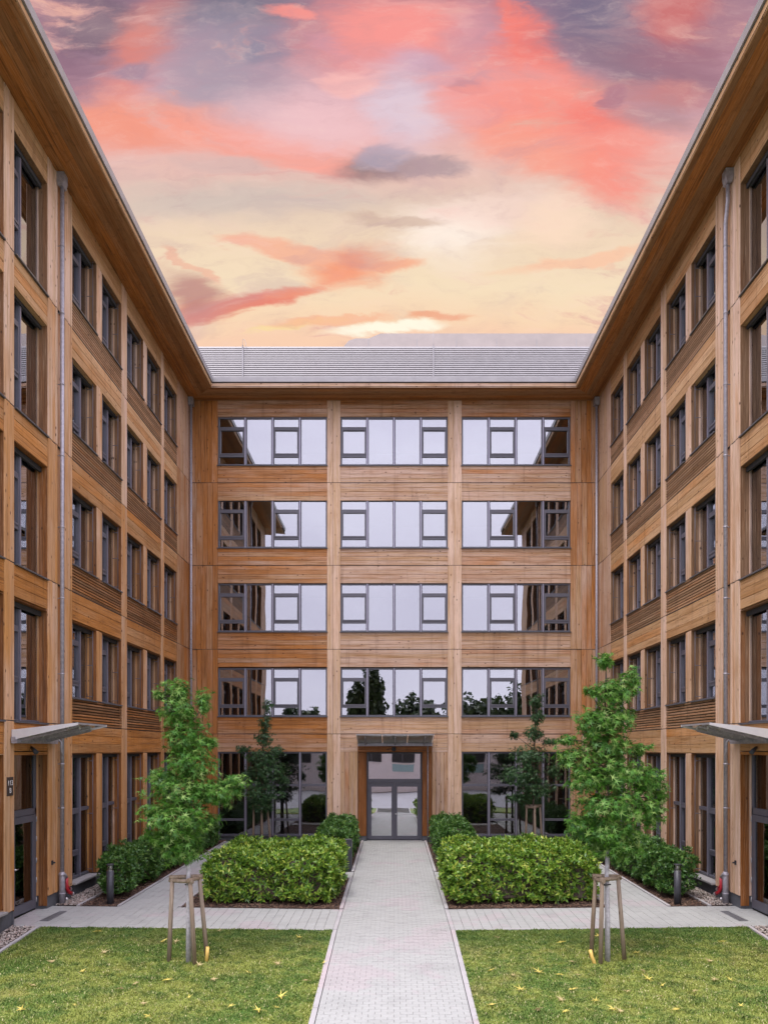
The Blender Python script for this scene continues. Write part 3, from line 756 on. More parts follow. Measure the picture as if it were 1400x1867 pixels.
# wings -----------------------------------------------------------------------------------------
ops = [(19.10, 20.70, 0), (21.09, 22.58, 0), (23.05, 24.56, 0), (24.94, 26.41, 0), (26.79, 28.36, 0)]
XW = 8.0
def wrow(sx, parent, y0, y1, z0, z1, n, warm, name='board', m=WY):
    h = (z1-z0)/n
    for i in range(n):
        o_ = random.uniform(-.002, .003)
        part(MB().box(sx*(XW-o_), sx*(XW+.05), y0+.003, y1-.003, z0+i*h+.003, z0+(i+1)*h-.003, .005), name, m, parent, warm=float(warm+random.uniform(-.12, .12)))
for sx in (-1, 1):
    rot = R(90) if sx < 0 else R(-90)
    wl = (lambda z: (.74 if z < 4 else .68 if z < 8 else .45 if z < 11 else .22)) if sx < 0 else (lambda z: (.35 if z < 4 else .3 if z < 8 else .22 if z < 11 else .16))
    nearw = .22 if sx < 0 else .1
    def wloc(y0, y1, z): return (sx*XW, y0 if sx < 0 else y1, z)
    # spandrels
    for (y0, y1) in ((19.10, 22.58), (23.05, 26.41), (26.79, 28.36)):
        for j in JL:
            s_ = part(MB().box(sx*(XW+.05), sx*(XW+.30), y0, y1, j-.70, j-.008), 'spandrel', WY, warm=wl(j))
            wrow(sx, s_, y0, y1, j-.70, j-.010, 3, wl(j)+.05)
            s_ = part(MB().box(sx*(XW+.06), sx*(XW+.30), y0, y1, j+.008, j+.69), 'slat_panel', DARK)
            for i in range(9):
                z = j+.014+i*.075
                part(MB().box(sx*(XW-.004), sx*(XW+.055), y0+.003, y1-.003, z, z+.05, .004), 'slat', SLAT, s_, warm=float(wl(j)+random.uniform(-.1, .1)))
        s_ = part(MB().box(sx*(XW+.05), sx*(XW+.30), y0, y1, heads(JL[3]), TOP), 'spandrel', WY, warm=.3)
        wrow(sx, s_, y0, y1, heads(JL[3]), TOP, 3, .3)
    for (y0, y1) in ((14.2, 15.77), (16.2, 17.76)):
        for j in JL:
            if j == JL[0] and y0 > 16: z0 = 3.58
            else: z0 = j-.70
            s_ = part(MB().box(sx*(XW+.05), sx*(XW+.30), y0, y1, z0, j-.03), 'spandrel', WY, warm=wl(j))
            wrow(sx, s_, y0, y1, z0, j-.032, 3, wl(j)+.18)
        s_ = part(MB().box(sx*(XW+.05), sx*(XW+.30), y0, y1, heads(JL[3]), TOP), 'spandrel', WY, warm=.2)
        wrow(sx, s_, y0, y1, heads(JL[3]), TOP, 3, .2)
    # posts (storey segments, two or three staves)
    for y0, y1, ns in ((15.77, 16.2, 2), (17.76, 18.27, 3), (18.67, 19.10, 3), (22.58, 23.05, 2), (26.41, 26.79, 2)):
        for a, b in zip(lev, lev[1:]):
            mb = MB(); cuts = [y0+(y1-y0)*q for q in ([0, .55, 1] if ns == 2 else [0, .45, .8, 1])]
            for qi, (p, q) in enumerate(zip(cuts, cuts[1:])):
                pr = .014-.012*(qi % 2); mb.box(sx*(XW-pr), sx*(XW+.30), p+.003, q-.003, a+.008, b-.008, .006)
            part(mb, 'post', WP, warm=float(wl(a)*.85+random.uniform(-.08, .08)))
    for a, b in zip(lev, lev[1:]):     # recessed strip behind the downpipe, near gable strip, corner boards
        part(MB().box(sx*(XW+.04), sx*(XW+.30), 18.27, 18.67, a+.008, b-.008, .004), 'post', WZ, warm=.55 )
        cp = part(MB().box(sx*(XW+.05), sx*(XW+.30), 28.36, 30.2, a, b), 'corner_panel', WZ, warm=.3); y = 28.36
        for i in range(4):
            ye = 28.36+1.835*(i+1)/4; part(MB().box(sx*(XW-random.uniform(0, .012)), sx*(XW+.045), y+.003, ye-.003, a+.008, b-.008, .006), 'cladding_board', WZ, cp, warm=float(wl(a)+random.uniform(-.15, .15))); y = ye
        part(MB().box(sx*XW, sx*(XW+.30), 12.6, 14.2, a+.008, b-.008, .004), 'end_panel', WZ, warm=.3)
    for y0, y1 in ((20.70, 21.09), (24.56, 24.94)):
        for j in JL:
            mb = MB(); ym = y0+(y1-y0)*.6
            mb.box(sx*(XW-.006), sx*(XW+.30), y0, ym-.003, j+.695, heads(j)-.002, .006).box(sx*(XW+.004), sx*(XW+.30), ym+.003, y1, j+.695, heads(j)-.002, .006)
            part(mb, 'post', WP, warm=float(wl(j)*.85+random.uniform(-.1, .1)))
        mb = MB().box(sx*(XW-.006), sx*(XW+.30), y0, y0+.24, .3, GH-.002, .006).box(sx*(XW+.004), sx*(XW+.30), y0+.246, y1, .3, GH-.002, .006)
        part(mb, 'post', WP, warm=float(wl(0)*.85))
    for j in JL: part(MB().box(sx*(XW-.004), sx*(XW+.04), 12.6, 30.19, j-.007, j+.007), 'joint_flashing', DARK)
    # windows
    fl = (sx > 0)
    for wi, (y0, y1, _) in enumerate(ops):
        W = y1-y0-.006
        cols = [(0, W*.62, [(0, H1*.2, 0), (H1*.2, H1*.775, 1), (H1*.775, H1, 0)]), (W*.62, W, [(0, H1, 0)])]
        for j in JL:
            window(f'w{W:.3f}{fl}', W, H1, cols, wloc(y0+.003, y1-.003, j+.695), rot, flip=fl, fd=.26, slim=True, glassm=GLASSW, guide=True, blind=.35 if (wi*7+int(j)) % 5 == 0 else 0)
        Hg = GH-.30
        cg = [(0, W*.62, [(0, .62, 0), (.62, 1.75, 1), (1.75, Hg, 0)]), (W*.62, W, [(0, 1.75, 0), (1.75, Hg, 0)])]
        window(f'v{W:.3f}{fl}', W, Hg, cg, wloc(y0+.003, y1-.003, .30), rot, flip=fl, fd=.26, slim=True, guide=True, sill=0, glassm=GLASSG)
        part(MB().box(sx*(XW-.10), sx*(XW+.21), y0+.01, y1-.01, .235, .285, .006), 'window_ledge', CONC)
    for (y0, y1) in ((14.2, 15.77), (16.2, 17.76)):
        W = y1-y0-.006; Hs = 2.60
        cs = [(0, W*.40, [(0, .9, 0), (.9, 2.05, 1), (2.05, Hs, 0)]), (W*.40, W, [(0, Hs, 0)])]
        for j in JL: window(f's{W:.3f}{fl}', W, Hs-.02, [(a, b, [(p, min(q, Hs-.02), r) for p, q, r in c]) for a, b, c in cs], wloc(y0+.003, y1-.003, j+.0), rot, flip=fl, fd=.24, slim=True, glassm=GLASSW, blind={JL[2]: .85, JL[1]: .3}.get(j, 0))
    W = 15.77-14.2-.006; Hg = GH-.30
    window(f'x{fl}', W, Hg, [(0, W*.5, [(0, 1.75, 0), (1.75, Hg, 0)]), (W*.5, W, [(0, 1.75, 0), (1.75, Hg, 0)])], wloc(14.203, 15.767, .30), rot, fd=.24, glassm=GLASSG, sill=0)
    part(MB().box(sx*(XW-.10), sx*(XW+.19), 14.21, 15.76, .235, .285, .006), 'window_ledge', CONC)
    part(MB().box(sx*XW, sx*(XW+.3), 14.2, 15.77, 3.51, 3.52), 'end_panel', WZ)
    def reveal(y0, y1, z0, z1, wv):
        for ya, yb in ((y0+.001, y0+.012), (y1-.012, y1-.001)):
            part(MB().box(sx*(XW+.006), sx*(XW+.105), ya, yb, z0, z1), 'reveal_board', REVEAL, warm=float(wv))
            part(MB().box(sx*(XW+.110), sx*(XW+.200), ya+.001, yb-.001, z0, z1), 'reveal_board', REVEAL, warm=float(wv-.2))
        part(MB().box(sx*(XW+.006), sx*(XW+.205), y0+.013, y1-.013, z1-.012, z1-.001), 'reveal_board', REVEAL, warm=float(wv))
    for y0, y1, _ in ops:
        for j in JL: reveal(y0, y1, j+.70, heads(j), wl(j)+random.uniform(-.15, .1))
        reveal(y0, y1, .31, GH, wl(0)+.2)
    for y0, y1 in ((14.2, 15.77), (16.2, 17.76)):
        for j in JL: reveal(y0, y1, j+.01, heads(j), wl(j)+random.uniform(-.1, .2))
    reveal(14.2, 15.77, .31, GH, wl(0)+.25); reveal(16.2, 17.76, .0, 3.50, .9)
    # plinth
    for y0, y1 in ((12.6, 16.17), (17.79, 30.19)): part(MB().box(sx*(XW+.03), sx*(XW+.31), y0, y1, -.6, .232), 'plinth', PLINTH)
    # side entrance
    dxp = XW+.26; y0, y1 = 16.2, 17.76
    fr = part(MB().box(sx*dxp, sx*(dxp+.09), y0, y1, 3.50, 3.58).box(sx*dxp, sx*(dxp+.09), y0, y1, 2.13, 2.27).box(sx*dxp, sx*(dxp+.09), y0, y0+.06, -.06, 3.5)
              .box(sx*dxp, sx*(dxp+.09), y1-.06, y1, -.06, 3.5).box(sx*dxp, sx*(dxp+.09), y0+.30, y0+.37, -.06, 2.13), 'entrance_frame', FRAME)
    part(MB().box(sx*(dxp+.04), sx*(dxp+.046), y0+.06, y1-.06, 2.27, 3.5), 'pane', GLASSG, fr)
    part(MB().box(sx*(dxp+.04), sx*(dxp+.046), y0+.06, y0+.30, 0.0, 2.13), 'pane', GLASSG, fr)
    a, b = y0+.375, y1-.065
    dr = part(MB().box(sx*(dxp-.02), sx*(dxp+.05), a, a+.15, -.03, 2.12).box(sx*(dxp-.02), sx*(dxp+.05), b-.13, b, -.03, 2.12)
              .box(sx*(dxp-.02), sx*(dxp+.05), a+.15, b-.13, 1.97, 2.12).box(sx*(dxp-.02), sx*(dxp+.05), a+.15, b-.13, -.03, .17), 'side_door', FRAME)
    part(MB().box(sx*(dxp+.01), sx*(dxp+.016), a+.15, b-.13, .17, 1.97), 'pane', GLASSG, dr)
    part(MB().tube([(sx*(dxp-.02), a+.07, 1.0), (sx*(dxp-.08), a+.07, 1.0)], .022, 10).tube([(sx*(dxp-.08), a+.05, 1.0), (sx*(dxp-.08), a+.18, 1.0)], .012, 8), 'handle', STEEL, dr)
    for hz in (.1, .55, 1.0, 1.5, 1.95): part(MB().tube([(sx*(dxp-.032), b+.004, hz), (sx*(dxp-.032), b+.004, hz+.12)], .012, 8), 'hinge', LMET, dr)
    part(MB().box(sx*(XW+.002), sx*(XW+.26), y0, y1, 3.50, 3.56), 'door_lintel', WY, warm=.9)
    part(MB().tube([(sx*(XW-.01), 16.95, 3.66), (sx*(XW-.12), 16.85, 3.60), (sx*(XW-.18), 16.82, 3.54)], [.03, .045, .055], 12), 'porch_lamp', BOLL)
    for yj, wy in ((y0, -1), (y1, 1)): pass
    part(MB().box(sx*(XW-.0), sx*(XW+.3), y0-.05, y0-.002, -.1, .2), 'plinth', PLINTH)
    # gable end, outer walls, roof of the wing
    part(MB().box(sx*(XW+.31), sx*16.0, 12.6, 12.9, -.7, TOP), 'gable_wall', WX, warm=.3)
    part(MB().box(sx*15.7, sx*16.0, 12.9, 42.0, -.7, TOP), 'outer_wall', WY, warm=.3)
    for z in [.1]+[j+.05 for j in JL]:
        part(MB().box(sx*(XW+.45), sx*15.7, 12.9, 30.2, z-.30, z), 'floor_slab', INTFL)
    part(MB().box(sx*12.3, sx*12.4, 12.9, 30.2, .1, TOP-.1), 'interior_wall', INTER)
    # eaves: soffit planks run along the wing and mitre at the corner
    n = 8
    for i in range(n):
        xa = 6.9+(XW-.0+.3-6.9)*i/n; xb = 6.9+(XW+.3-6.9)*(i+1)/n-.004
        ye = lambda x: D0-(XW-x)   # mitre line
        z = TOP+random.uniform(0, .003); Pp = []
        for zz in (z, z+.03):
            Pp += [(sx*xa, 11.5, zz), (sx*xb, 11.5, zz), (sx*xb, min(ye(xb), 30.19), zz), (sx*xa, min(ye(xa), 30.19), zz)]
        if sx < 0: Pp = [Pp[1], Pp[0], Pp[3], Pp[2], Pp[5], Pp[4], Pp[7], Pp[6]]
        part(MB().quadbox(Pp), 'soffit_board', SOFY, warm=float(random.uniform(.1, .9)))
    part(MB().box(sx*6.90, sx*6.93, 11.5, 29.1, TOP-.012, TOP+.155), 'fascia_board', WY, warm=.1)
    part(MB().box(sx*6.915, sx*6.95, 11.5, 29.1, TOP+.155, TOP+.19), 'fascia_gap', DARK)
    part(MB().prism([(sx*6.86, TOP+.19), (sx*6.84, TOP+.36), (sx*7.0, TOP+.36), (sx*7.0, TOP+.19)][::sx], 'y', 11.5, 29.04), 'gutter', LMET)
    Pp = [(sx*6.93, 11.5, TOP+.2), (sx*17, 11.5, TOP+.25), (sx*17, 42, TOP+.25), (sx*6.93, 29.1, TOP+.2), (sx*6.93, 11.5, TOP+.32), (sx*17, 11.5, TOP+1.6), (sx*17, 42, TOP+1.6), (sx*6.93, 29.1, TOP+.32)]
    if sx < 0: Pp = [Pp[1], Pp[0], Pp[3], Pp[2], Pp[5], Pp[4], Pp[7], Pp[6]]
    part(MB().quadbox(Pp), 'roof', ROOFM)
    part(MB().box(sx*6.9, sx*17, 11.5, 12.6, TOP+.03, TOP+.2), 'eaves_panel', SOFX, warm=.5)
    # downpipes
    def pipe(path_, r, joints, name='downpipe'):
        return part(MB().tube(path_, r, 14), name, ZINC)
    yp = 18.31; xp = XW-.10; g0 = gz(8, yp)
    if sx < 0: pp = [(sx*xp, yp, .68), (sx*xp, yp, 17.0)]
    else: pp = [(sx*xp, yp, .68), (sx*xp, yp, 16.3), (sx*(xp-.02), yp, 16.5), (sx*(xp-.04), yp-.05, 16.95), (sx*(xp-.04), yp-.05, 17.05)]
    if sx > 0: pp = [(sx*xp, yp, .68), (sx*xp, yp, 15.9), (sx*xp, yp, 16.15), (sx*(xp+.0), yp-.12, 16.6), (sx*xp, yp-.12, 17.0)]
    dp = pipe(pp, .048, 0)
    part(MB().tube([(sx*xp, yp, g0-.05), (sx*xp, yp, .64), (sx*xp, yp, .70)], [.070, .070, .053], 16).tube([(sx*xp, yp, .60), (sx*xp, yp, .66)], .077, 16).tube([(sx*xp, yp, .16), (sx*xp, yp, .2)], .076, 16), 'pipe_base', ZINC, dp)
    yh = yp-(.12 if sx > 0 else 0)
    part(MB().prism([(sx*(xp-.09), 17.32), (sx*(xp-.09), 17.14), (sx*(xp-.05), 17.0), (sx*(xp+.06), 17.0), (sx*(xp+.10), 17.14), (sx*(xp+.10), 17.32)][::-sx], 'y', yh-.11, yh+.11), 'rainwater_head', ZINC, dp)
    for z in (2.2, 3.25, 5.4, 7.2, 8.9, 10.6, 12.3, 14.0, 15.6):
        part(MB().tube([(sx*xp, yp, z), (sx*xp, yp, z+.035)], .055, 14).tube([(sx*xp, yp, z+.017), (sx*(XW+.04), yp, z+.017)], .01, 6), 'pipe_clamp', ZINC, dp)
    part(MB().tube([(sx*xp, yp+.02, .62), (sx*(xp-.01), yp+.13, .60), (sx*(xp-.01), yp+.22, .52)], .04, 12), 'outlet_elbow', LMET, dp)
    part(MB().tube([(sx*(xp-.01), yp+.22, .53), (sx*(xp-.01), yp+.22, .27), (sx*(xp-.03), yp+.30, .16), (sx*(xp-.05), yp+.42, .10)], [.042, .042, .045, .045], 12).tube([(sx*(xp-.01), yp+.2, .36), (sx*(xp+.02), yp+.5, .2)], .03, 10), 'red_outlet', REDP, dp)
    part(MB().tube([(sx*(xp-.05), yp+.42, .10), (sx*(xp-.06), yp+.48, .07)], .05, 12).tube([(sx*(xp+.02), yp+.5, .2), (sx*(xp+.02), yp+.54, .18)], .04, 12), 'outlet_cap', STEEL, dp)
    part(MB().tube([(sx*(xp-.09), yp, .08), (sx*(xp-.13), yp, .02)], .03, 10), 'outlet_cap', STEEL, dp)
    yc, xc = 29.95, XW-.10
    dp = pipe([(sx*xc, yc, 0), (sx*xc, yc, 17.1)], .05, 0)
    part(MB().box(sx*(xc-.1), sx*(xc+.08), yc-.12, yc+.12, 17.02, 17.32), 'rainwater_head', ZINC, dp)
    for z in (1.5, 4.6, 7.9, 11.2, 14.4): part(MB().tube([(sx*xc, yc, z), (sx*xc, yc, z+.03)], .058, 12), 'pipe_clamp', ZINC, dp)
    # small black fixing on the door post
    part(MB().box(sx*(XW-.05), sx*(XW-.014), 17.92, 17.96, .92, 1.02).tube([(sx*(XW-.05), 17.94, .97), (sx*(XW-.10), 17.94, .97)], .018, 8), 'door_stop', DARK)

# rear soffit, fascia, gutter, roof screen
n = 8
for i in range(n):
    ya = D0-1.1+(1.1+.3)*i/n; yb = D0-1.1+(1.4)*(i+1)/n-.004; xx = lambda y: 6.9+(y-(D0-1.1))
    z = TOP+random.uniform(0, .003); Pp = []
    for zz in (z, z+.03): Pp += [(-min(xx(ya), 8), ya, zz), (min(xx(ya), 8), ya, zz), (min(xx(yb), 8), yb, zz), (-min(xx(yb), 8), yb, zz)]
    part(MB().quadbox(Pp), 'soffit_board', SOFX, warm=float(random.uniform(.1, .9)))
part(MB().box(-6.93, 6.93, 29.10, 29.13, TOP-.012, TOP+.155), 'fascia_board', WX, warm=.1)
part(MB().box(-6.95, 6.95, 29.115, 29.15, TOP+.155, TOP+.19), 'fascia_gap', DARK)
part(MB().prism([(29.06, TOP+.19), (29.04, TOP+.36), (29.2, TOP+.36), (29.2, TOP+.19)], 'x', -6.99, 6.99), 'gutter', LMET)
part(MB().box(-16, 16, 29.2, 42, TOP+.05, TOP+.33), 'roof', ROOFM)
ys = 31.2; s_ = F/ys; zb = EYE+(1366-692)/s_; zt = EYE+(1366-631)/s_; NS = 16
scr = part(MB().box(-8.6, 8.6, ys+.10, ys+.16, TOP+.3, zt-.02), 'roof_screen', ROOFM)
for i in range(NS):
    z0 = zb+(zt-zb)*i/NS; h = (zt-zb)/NS
    part(MB().quadbox([(-8.6, ys-.01, z0), (8.6, ys-.01, z0), (8.6, ys+.02, z0), (-8.6, ys+.02, z0), (-8.6, ys+.012, z0+h*.80), (8.6, ys+.012, z0+h*.80), (8.6, ys+.04, z0+h*.80), (-8.6, ys+.04, z0+h*.80)]), 'louvre_slat', ROOFM, scr)
for xs_ in ((443-PX)/s_, (790-PX)/s_):
    part(MB().box(xs_-.02, xs_+.02, ys-.04, ys-.015, zb, zt+.03), 'screen_batten', LMET, scr)
xa = (443-PX)/s_
part(MB().tube([(xa, ys-.06, zt-.1), (xa, ys-.06, zt+.2), (xa+.03, ys-.06, zt+.26), (xa+.1, ys-.06, zt+.2), (xa+.14, ys-.06, zt-.0), (xa+.16, ys-.06, zt-.15)], .008, 6), 'lightning_conductor', LMET)
part(MB().tube([((790-PX)/s_, ys-.06, zt), ((790-PX)/s_, ys-.06, zt+.55)], .006, 6), 'lightning_conductor', LMET)
yh = 36.; sh = F/yh; X = lambda px: (px-PX)/sh; Z = lambda py: EYE+(1366-py)/sh
poly = [(X(622), Z(640)), (X(628), Z(630)), (X(636), Z(621)), (X(648), Z(617)), (X(672), Z(617)), (X(694), Z(608)), (X(1110), Z(608)), (X(1110), Z(640))]
part(MB().prism(poly, 'y', yh, yh+3), 'plant_housing', PLANTM)
for px in (672, 760, 832, 905, 978, 1050): part(MB().box(X(px)-.012, X(px)+.012, yh-.012, yh-.001, Z(636), Z(618)), 'housing_seam', LMET)
# rear body: interior, slabs, back wall
part(MB().box(-16, 16, 41.7, 42, -.7, TOP), 'outer_wall', WX, warm=.3)
for z in [.05]+[j+.05 for j in JL]: part(MB().box(-15.6, 15.6, D0+.65, 41.6, z-.30, z), 'floor_slab', INTFL)
part(MB().box(-15.6, -2, 35.4, 35.5, .1, TOP-.1).box(2, 15.6, 35.4, 35.5, .1, TOP-.1).box(-2, 2, 35.4, 35.5, 4.3, TOP-.1), 'interior_wall', INTER)
part(MB().box(-15.6, 15.6, 40.5, 40.6, .1, 4), 'interior_wall', INTER)

# canopies --------------------------------------------------------------------------------------
def canopy(loc, rot, W, pa, pb):
    """local: x along wall, -y outward; origin centre of wall edge; panels span pa..pb"""
    e = newobj('canopy', MB().box(-W/2, W/2, -.10, -.02, -.20, -.10).mesh('canopy', ZINC), B)   # gutter rail at the wall
    e.location = (loc[0], loc[1]-30.2, loc[2]); e.rotation_euler = (0, 0, rot)
    MB().box(-W/2, W/2, -.13, -.02, -.235, -.205).box(-W/2, W/2, -.135, -.115, -.205, -.15).build('gutter_lip', ZINC, e)
    P = 1.38; z0, z1 = -.13, .17; w_ = pb-pa
    for i in range(3):
        a = pa+.015+i*(w_-.03)/3; b = a+(w_-.03)/3-.02
        MB().quadbox([(a, -P, z1), (b, -P, z1), (b, -.06, z0), (a, -.06, z0), (a, -P, z1+.014), (b, -P, z1+.014), (b, -.06, z0+.014), (a, -.06, z0+.014)]).build('glass_panel', CANG, e)
        MB().box(a, b, -P-.02, -P-.002, z1-.008, z1+.03).build('glass_edge', LMET, e)
    for x in (pa, pb):
        s = -1 if x > (pa+pb)/2 else 1
        MB().prism([(-.02, -.17), (-.02, .05), (-P-.03, .20), (-P-.03, .15)], 'x', x, x+s*.012).build('side_plate', PLATE, e)
    for x in (pa+.32*w_/2.9, (pa+pb)/2, pb-.32*w_/2.9):
        MB().quadbox([(x-.02, -1.12, z1-.13), (x+.02, -1.12, z1-.13), (x+.02, -.05, z0-.09), (x-.02, -.05, z0-.09), (x-.02, -1.12, z1-.075), (x+.02, -1.12, z1-.075), (x+.02, -.05, z0-.01), (x-.02, -.05, z0-.01)]).build('support_arm', ZINC, e)
        for q in (.2, .8):
            yq, zq = -.06-(P-.06)*q, z0+(z1-z0)*q
            MB().tube([(x, yq, zq+.026), (x, yq, zq-.03)], .026, 10).build('glass_fixing', STEEL, e)
    return e
canopy((-8.0, 17.02, 3.98), R(90), 2.0, -.97, .63); canopy((8.0, 17.02, 3.98), R(-90), 2.0, -.63, .97)
canopy((.05, D0, 3.98), 0, 2.92, -1.46, 1.46)
for sx in (-1, 1):   # outlets joining the downpipe
    part(MB().tube([(sx*7.93, 18.0, 3.84), (sx*7.9, 18.12, 3.84), (sx*7.88, 18.2, 3.78), (sx*7.88, 18.22, 3.56), (sx*7.88, 18.27, 3.5), (sx*7.88, 18.31, 3.47)], .028, 10), 'canopy_drain', ZINC)
part(MB().tube([(1.33, D0-.05, .0), (1.33, D0-.05, 3.78)], .022, 10), 'canopy_drain', ZINC)

# number sign
sg = thing('house_number_sign', 'small dark plate reading 113 B on the post left of the side door', 'sign', (-7.984, 15.98, 2.84))
MB().box(0, .012, -.13, .13, -.19, .20, .003).build('plate', SIGN, sg)
def text(body, size, loc, parent):
    cu = bpy.data.curves.new('t', 'FONT'); cu.body = body; cu.size = size; cu.align_x = 'CENTER'; cu.extrude = .002
    to = bpy.data.objects.new('t', cu); C.objects.link(to); dg = bpy.context.evaluated_depsgraph_get(); dg.update()
    me = bpy.data.meshes.new_from_object(to.evaluated_get(dg)); me.materials.clear(); me.materials.append(LETTER)
    bpy.data.objects.remove(to); o = newobj('lettering', me, parent); o.location = loc; o.rotation_euler = (R(90), 0, R(90)); return o
text('113', .15, (.0145, 0, .03), sg); text('B', .15, (.0145, 0, -.13), sg)

# ------------------------------------------------------------------ vegetation
def orient(n, nrm, spin):
    """orthonormal frames: returns tangent a,b, normal"""
    up = np.where(np.abs(nrm[:, 2:3]) > .95, np.array([[1., 0, 0]]), np.array([[0, 0, 1.]]))
    a = np.cross(up, nrm); a /= np.linalg.norm(a, axis=1, keepdims=True)+1e-9; b = np.cross(nrm, a)
    c, s = np.cos(spin)[:, None], np.sin(spin)[:, None]
    return a*c+b*s, b*c-a*s
STAR = []
for i in range(5):
    an = R(90+(i-2)*52); L = [.72, .95, 1.05, .95, .72][i]
    STAR.append((math.cos(an)*L, math.sin(an)*L))
def star_mesh_arrays():
    pts = [(0, -.12, 0)]; tri = []
    tips = STAR; notch = []
    for i in range(6):
        an = R(90+(i-2.5)*52); r = .30 if 0 < i < 5 else .26; r *= .62; notch.append((math.cos(an)*r, math.sin(an)*r))
    for nx, ny in notch: pts.append((nx, ny, .0))
    for tx, ty in tips: pts.append((tx, ty, -.16))
    pts.append((0, -.75, -.1)); 
    for i in range(5):
        tri.append((0, 1+i, 7+i)); tri.append((0, 7+i, 2+i))
    return np.array(pts[:12], float), np.array(tri)
def scatter_leaves(P, N, size, base, tri, m, name, parent=None, spin=None, bendj=.0):
    n = len(P); N = N/np.linalg.norm(N, axis=1, keepdims=True)
    if spin is None: spin = rng.uniform(0, 2*np.pi, n)
    a, b = orient(n, N, spin)
    S = size[:, None, None]
    V = P[:, None, :]+S*(base[None, :, 0:1]*a[:, None, :]+base[None, :, 1:2]*b[:, None, :]+base[None, :, 2:3]*N[:, None, :])
    Fc = tri[None]+(np.arange(n)*len(base))[:, None, None]
    return V.reshape(-1, 3), Fc.reshape(-1, 3)
SB, ST = star_mesh_arrays()

def maple(label, group, x, y, clumps, m, leafsize, dens, trunk_r, s, stakes, seed):
    global rng
    rng = np.random.default_rng(seed); rd = random.Random(seed)
    z0 = gz(x, y)
    t = thing('young_tree', label, 'tree', (x, y, z0), 0, group)
    zt = max(EYE+(1366-c[1])/s for c in clumps)-z0
    cx = [(EYE+(1366-c[1])/s-z0, (c[0]-PX)/s-x) for c in clumps[:4]]
    pts = [(0, 0, -.05), (.0, 0, .8), (-.02*rd.random(), 0, 1.6)]; rad = [trunk_r*1.15, trunk_r, trunk_r*.85]
    steps = 8
    topx = (clumps[0][0]-PX)/s-x
    for i in range(1, steps+1):
        q = i/steps; z = 1.6+(zt-1.6)*q; pts.append((topx*q*q+rd.uniform(-.03, .03), rd.uniform(-.03, .03), z)); rad.append(trunk_r*.85*(1-q)+.008)
    MB().tube(pts[:4], rad[:4], 10).build('trunk', TRUNK if m is LEAF_T else BARK, t)
    br = MB().tube(pts[3:], [r_*.8 for r_ in rad[3:]], 7); Ps = []; Ns = []
    for px, py, rx, ry in clumps:
        cxx = (px-PX)/s-x; cz = EYE+(1366-py)/s-z0; a = rx/s; b = ry/s; dpt = max(a, b)*.95; cy = rd.uniform(-.15, .15)*a
        q = min(max((cz-.35-1.3)/(zt-1.3), 0), .95); zb_ = 1.3+(zt-1.3)*q*.92
        br.tube([(topx*q*q, 0, zb_), (cxx*.5, cy*.5, (zb_+cz)/2+.02), (cxx, cy, cz)], [.018, .011, .005], 6)
        for _ in range(4):
            an = rd.uniform(0, 6.28); br.tube([(cxx*.6, cy*.6, cz-.25*b), (cxx+math.cos(an)*a*.8, cy+math.sin(an)*dpt*.8, cz+rd.uniform(-.5, .7)*b)], [.008, .003], 5)
        n = int(math.pi*a*b*dens)+14
        dvec = rng.normal(size=(n, 3)); dvec /= np.linalg.norm(dvec, axis=1, keepdims=True)
        rr = (rng.uniform(.25, 1.1, (n, 1))**.7+rng.exponential(.07, (n, 1)))*(1+.22*np.sin(dvec[:, :1]*5+px)*np.cos(dvec[:, 2:]*6+py))
        Pp = dvec*rr*np.array([a, dpt, b])
        Ps.append(Pp+np.array([cxx, cy, cz])); N = dvec*.8+np.array([0, -.1, .75])+rng.normal(0, .45, (n, 3)); Ns.append(N)
    for px, py, rx, ry in clumps:      # loose sprigs that stick out of the crown
        cxx = (px-PX)/s-x; cz = EYE+(1366-py)/s-z0; a = rx/s; b = ry/s
        for _ in range(3):
            an = rd.uniform(0, 6.28); q = rd.uniform(1.15, 1.5); ex, ey, ez = cxx+math.cos(an)*a*q, math.sin(an)*a*q, cz+rd.uniform(-.3, .9)*b
            br.tube([(cxx, 0, cz-.1*b), (ex, ey, ez)], [.005, .002], 4)
            k = 7; tt = rng.uniform(.6, 1.05, (k, 1)); Ps.append(np.array([[cxx, 0, cz-.1*b]])*(1-tt)+np.array([[ex, ey, ez]])*tt+rng.normal(0, .03, (k, 3))); Ns.append(rng.normal(0, .5, (k, 3))+np.array([0, -.2, .8]))
    br.build('branches', BARK, t)
    P = np.concatenate(Ps); N = np.concatenate(Ns)
    # the leaf tips hang outward and down
    down = np.arctan2(-1, 0)*np.ones(len(P))+rng.normal(0, .9, len(P))
    V, Fc = scatter_leaves(P, N, rng.uniform(.65, 1.15, len(P))*leafsize, SB, ST, m, 'crown', spin=down+np.pi*0)
    newobj('crown', mesh_np('crown', V, Fc, m), t)
    # staking frame -------------------------------------------------------------------------
    sf = thing('tree_stakes', label.replace('young', 'three wooden stakes tied with crossbars round the').split(' with ')[0] if False else stakes[0], 'tree support', (x, y, z0), 0, 'wooden staking frames of the young trees')
    tops = []
    for (bx, by, tx, ty) in stakes[1]:
        tz = 1.56+rd.uniform(-.02, .02); MB().tube([(bx, by, -.06), ((bx+tx)/2, (by+ty)/2, tz/2), (tx, ty, tz)], [.042, .040, .037], 10).build('stake', STAKE, sf, warm=.1); tops.append((tx, ty))
    for i in range(3):
        (ax, ay), (bx, by) = tops[i], tops[(i+1) % 3]; v_ = Vector((bx-ax, by-ay)); v_.normalize(); v_ *= .06
        MB().tube([(ax-v_.x, ay-v_.y, 1.50+.03*i), (bx+v_.x, by+v_.y, 1.50+.03*i)], .038, 8).build('crossbar', STAKE, sf, warm=.2)
    a_ = tops[1]
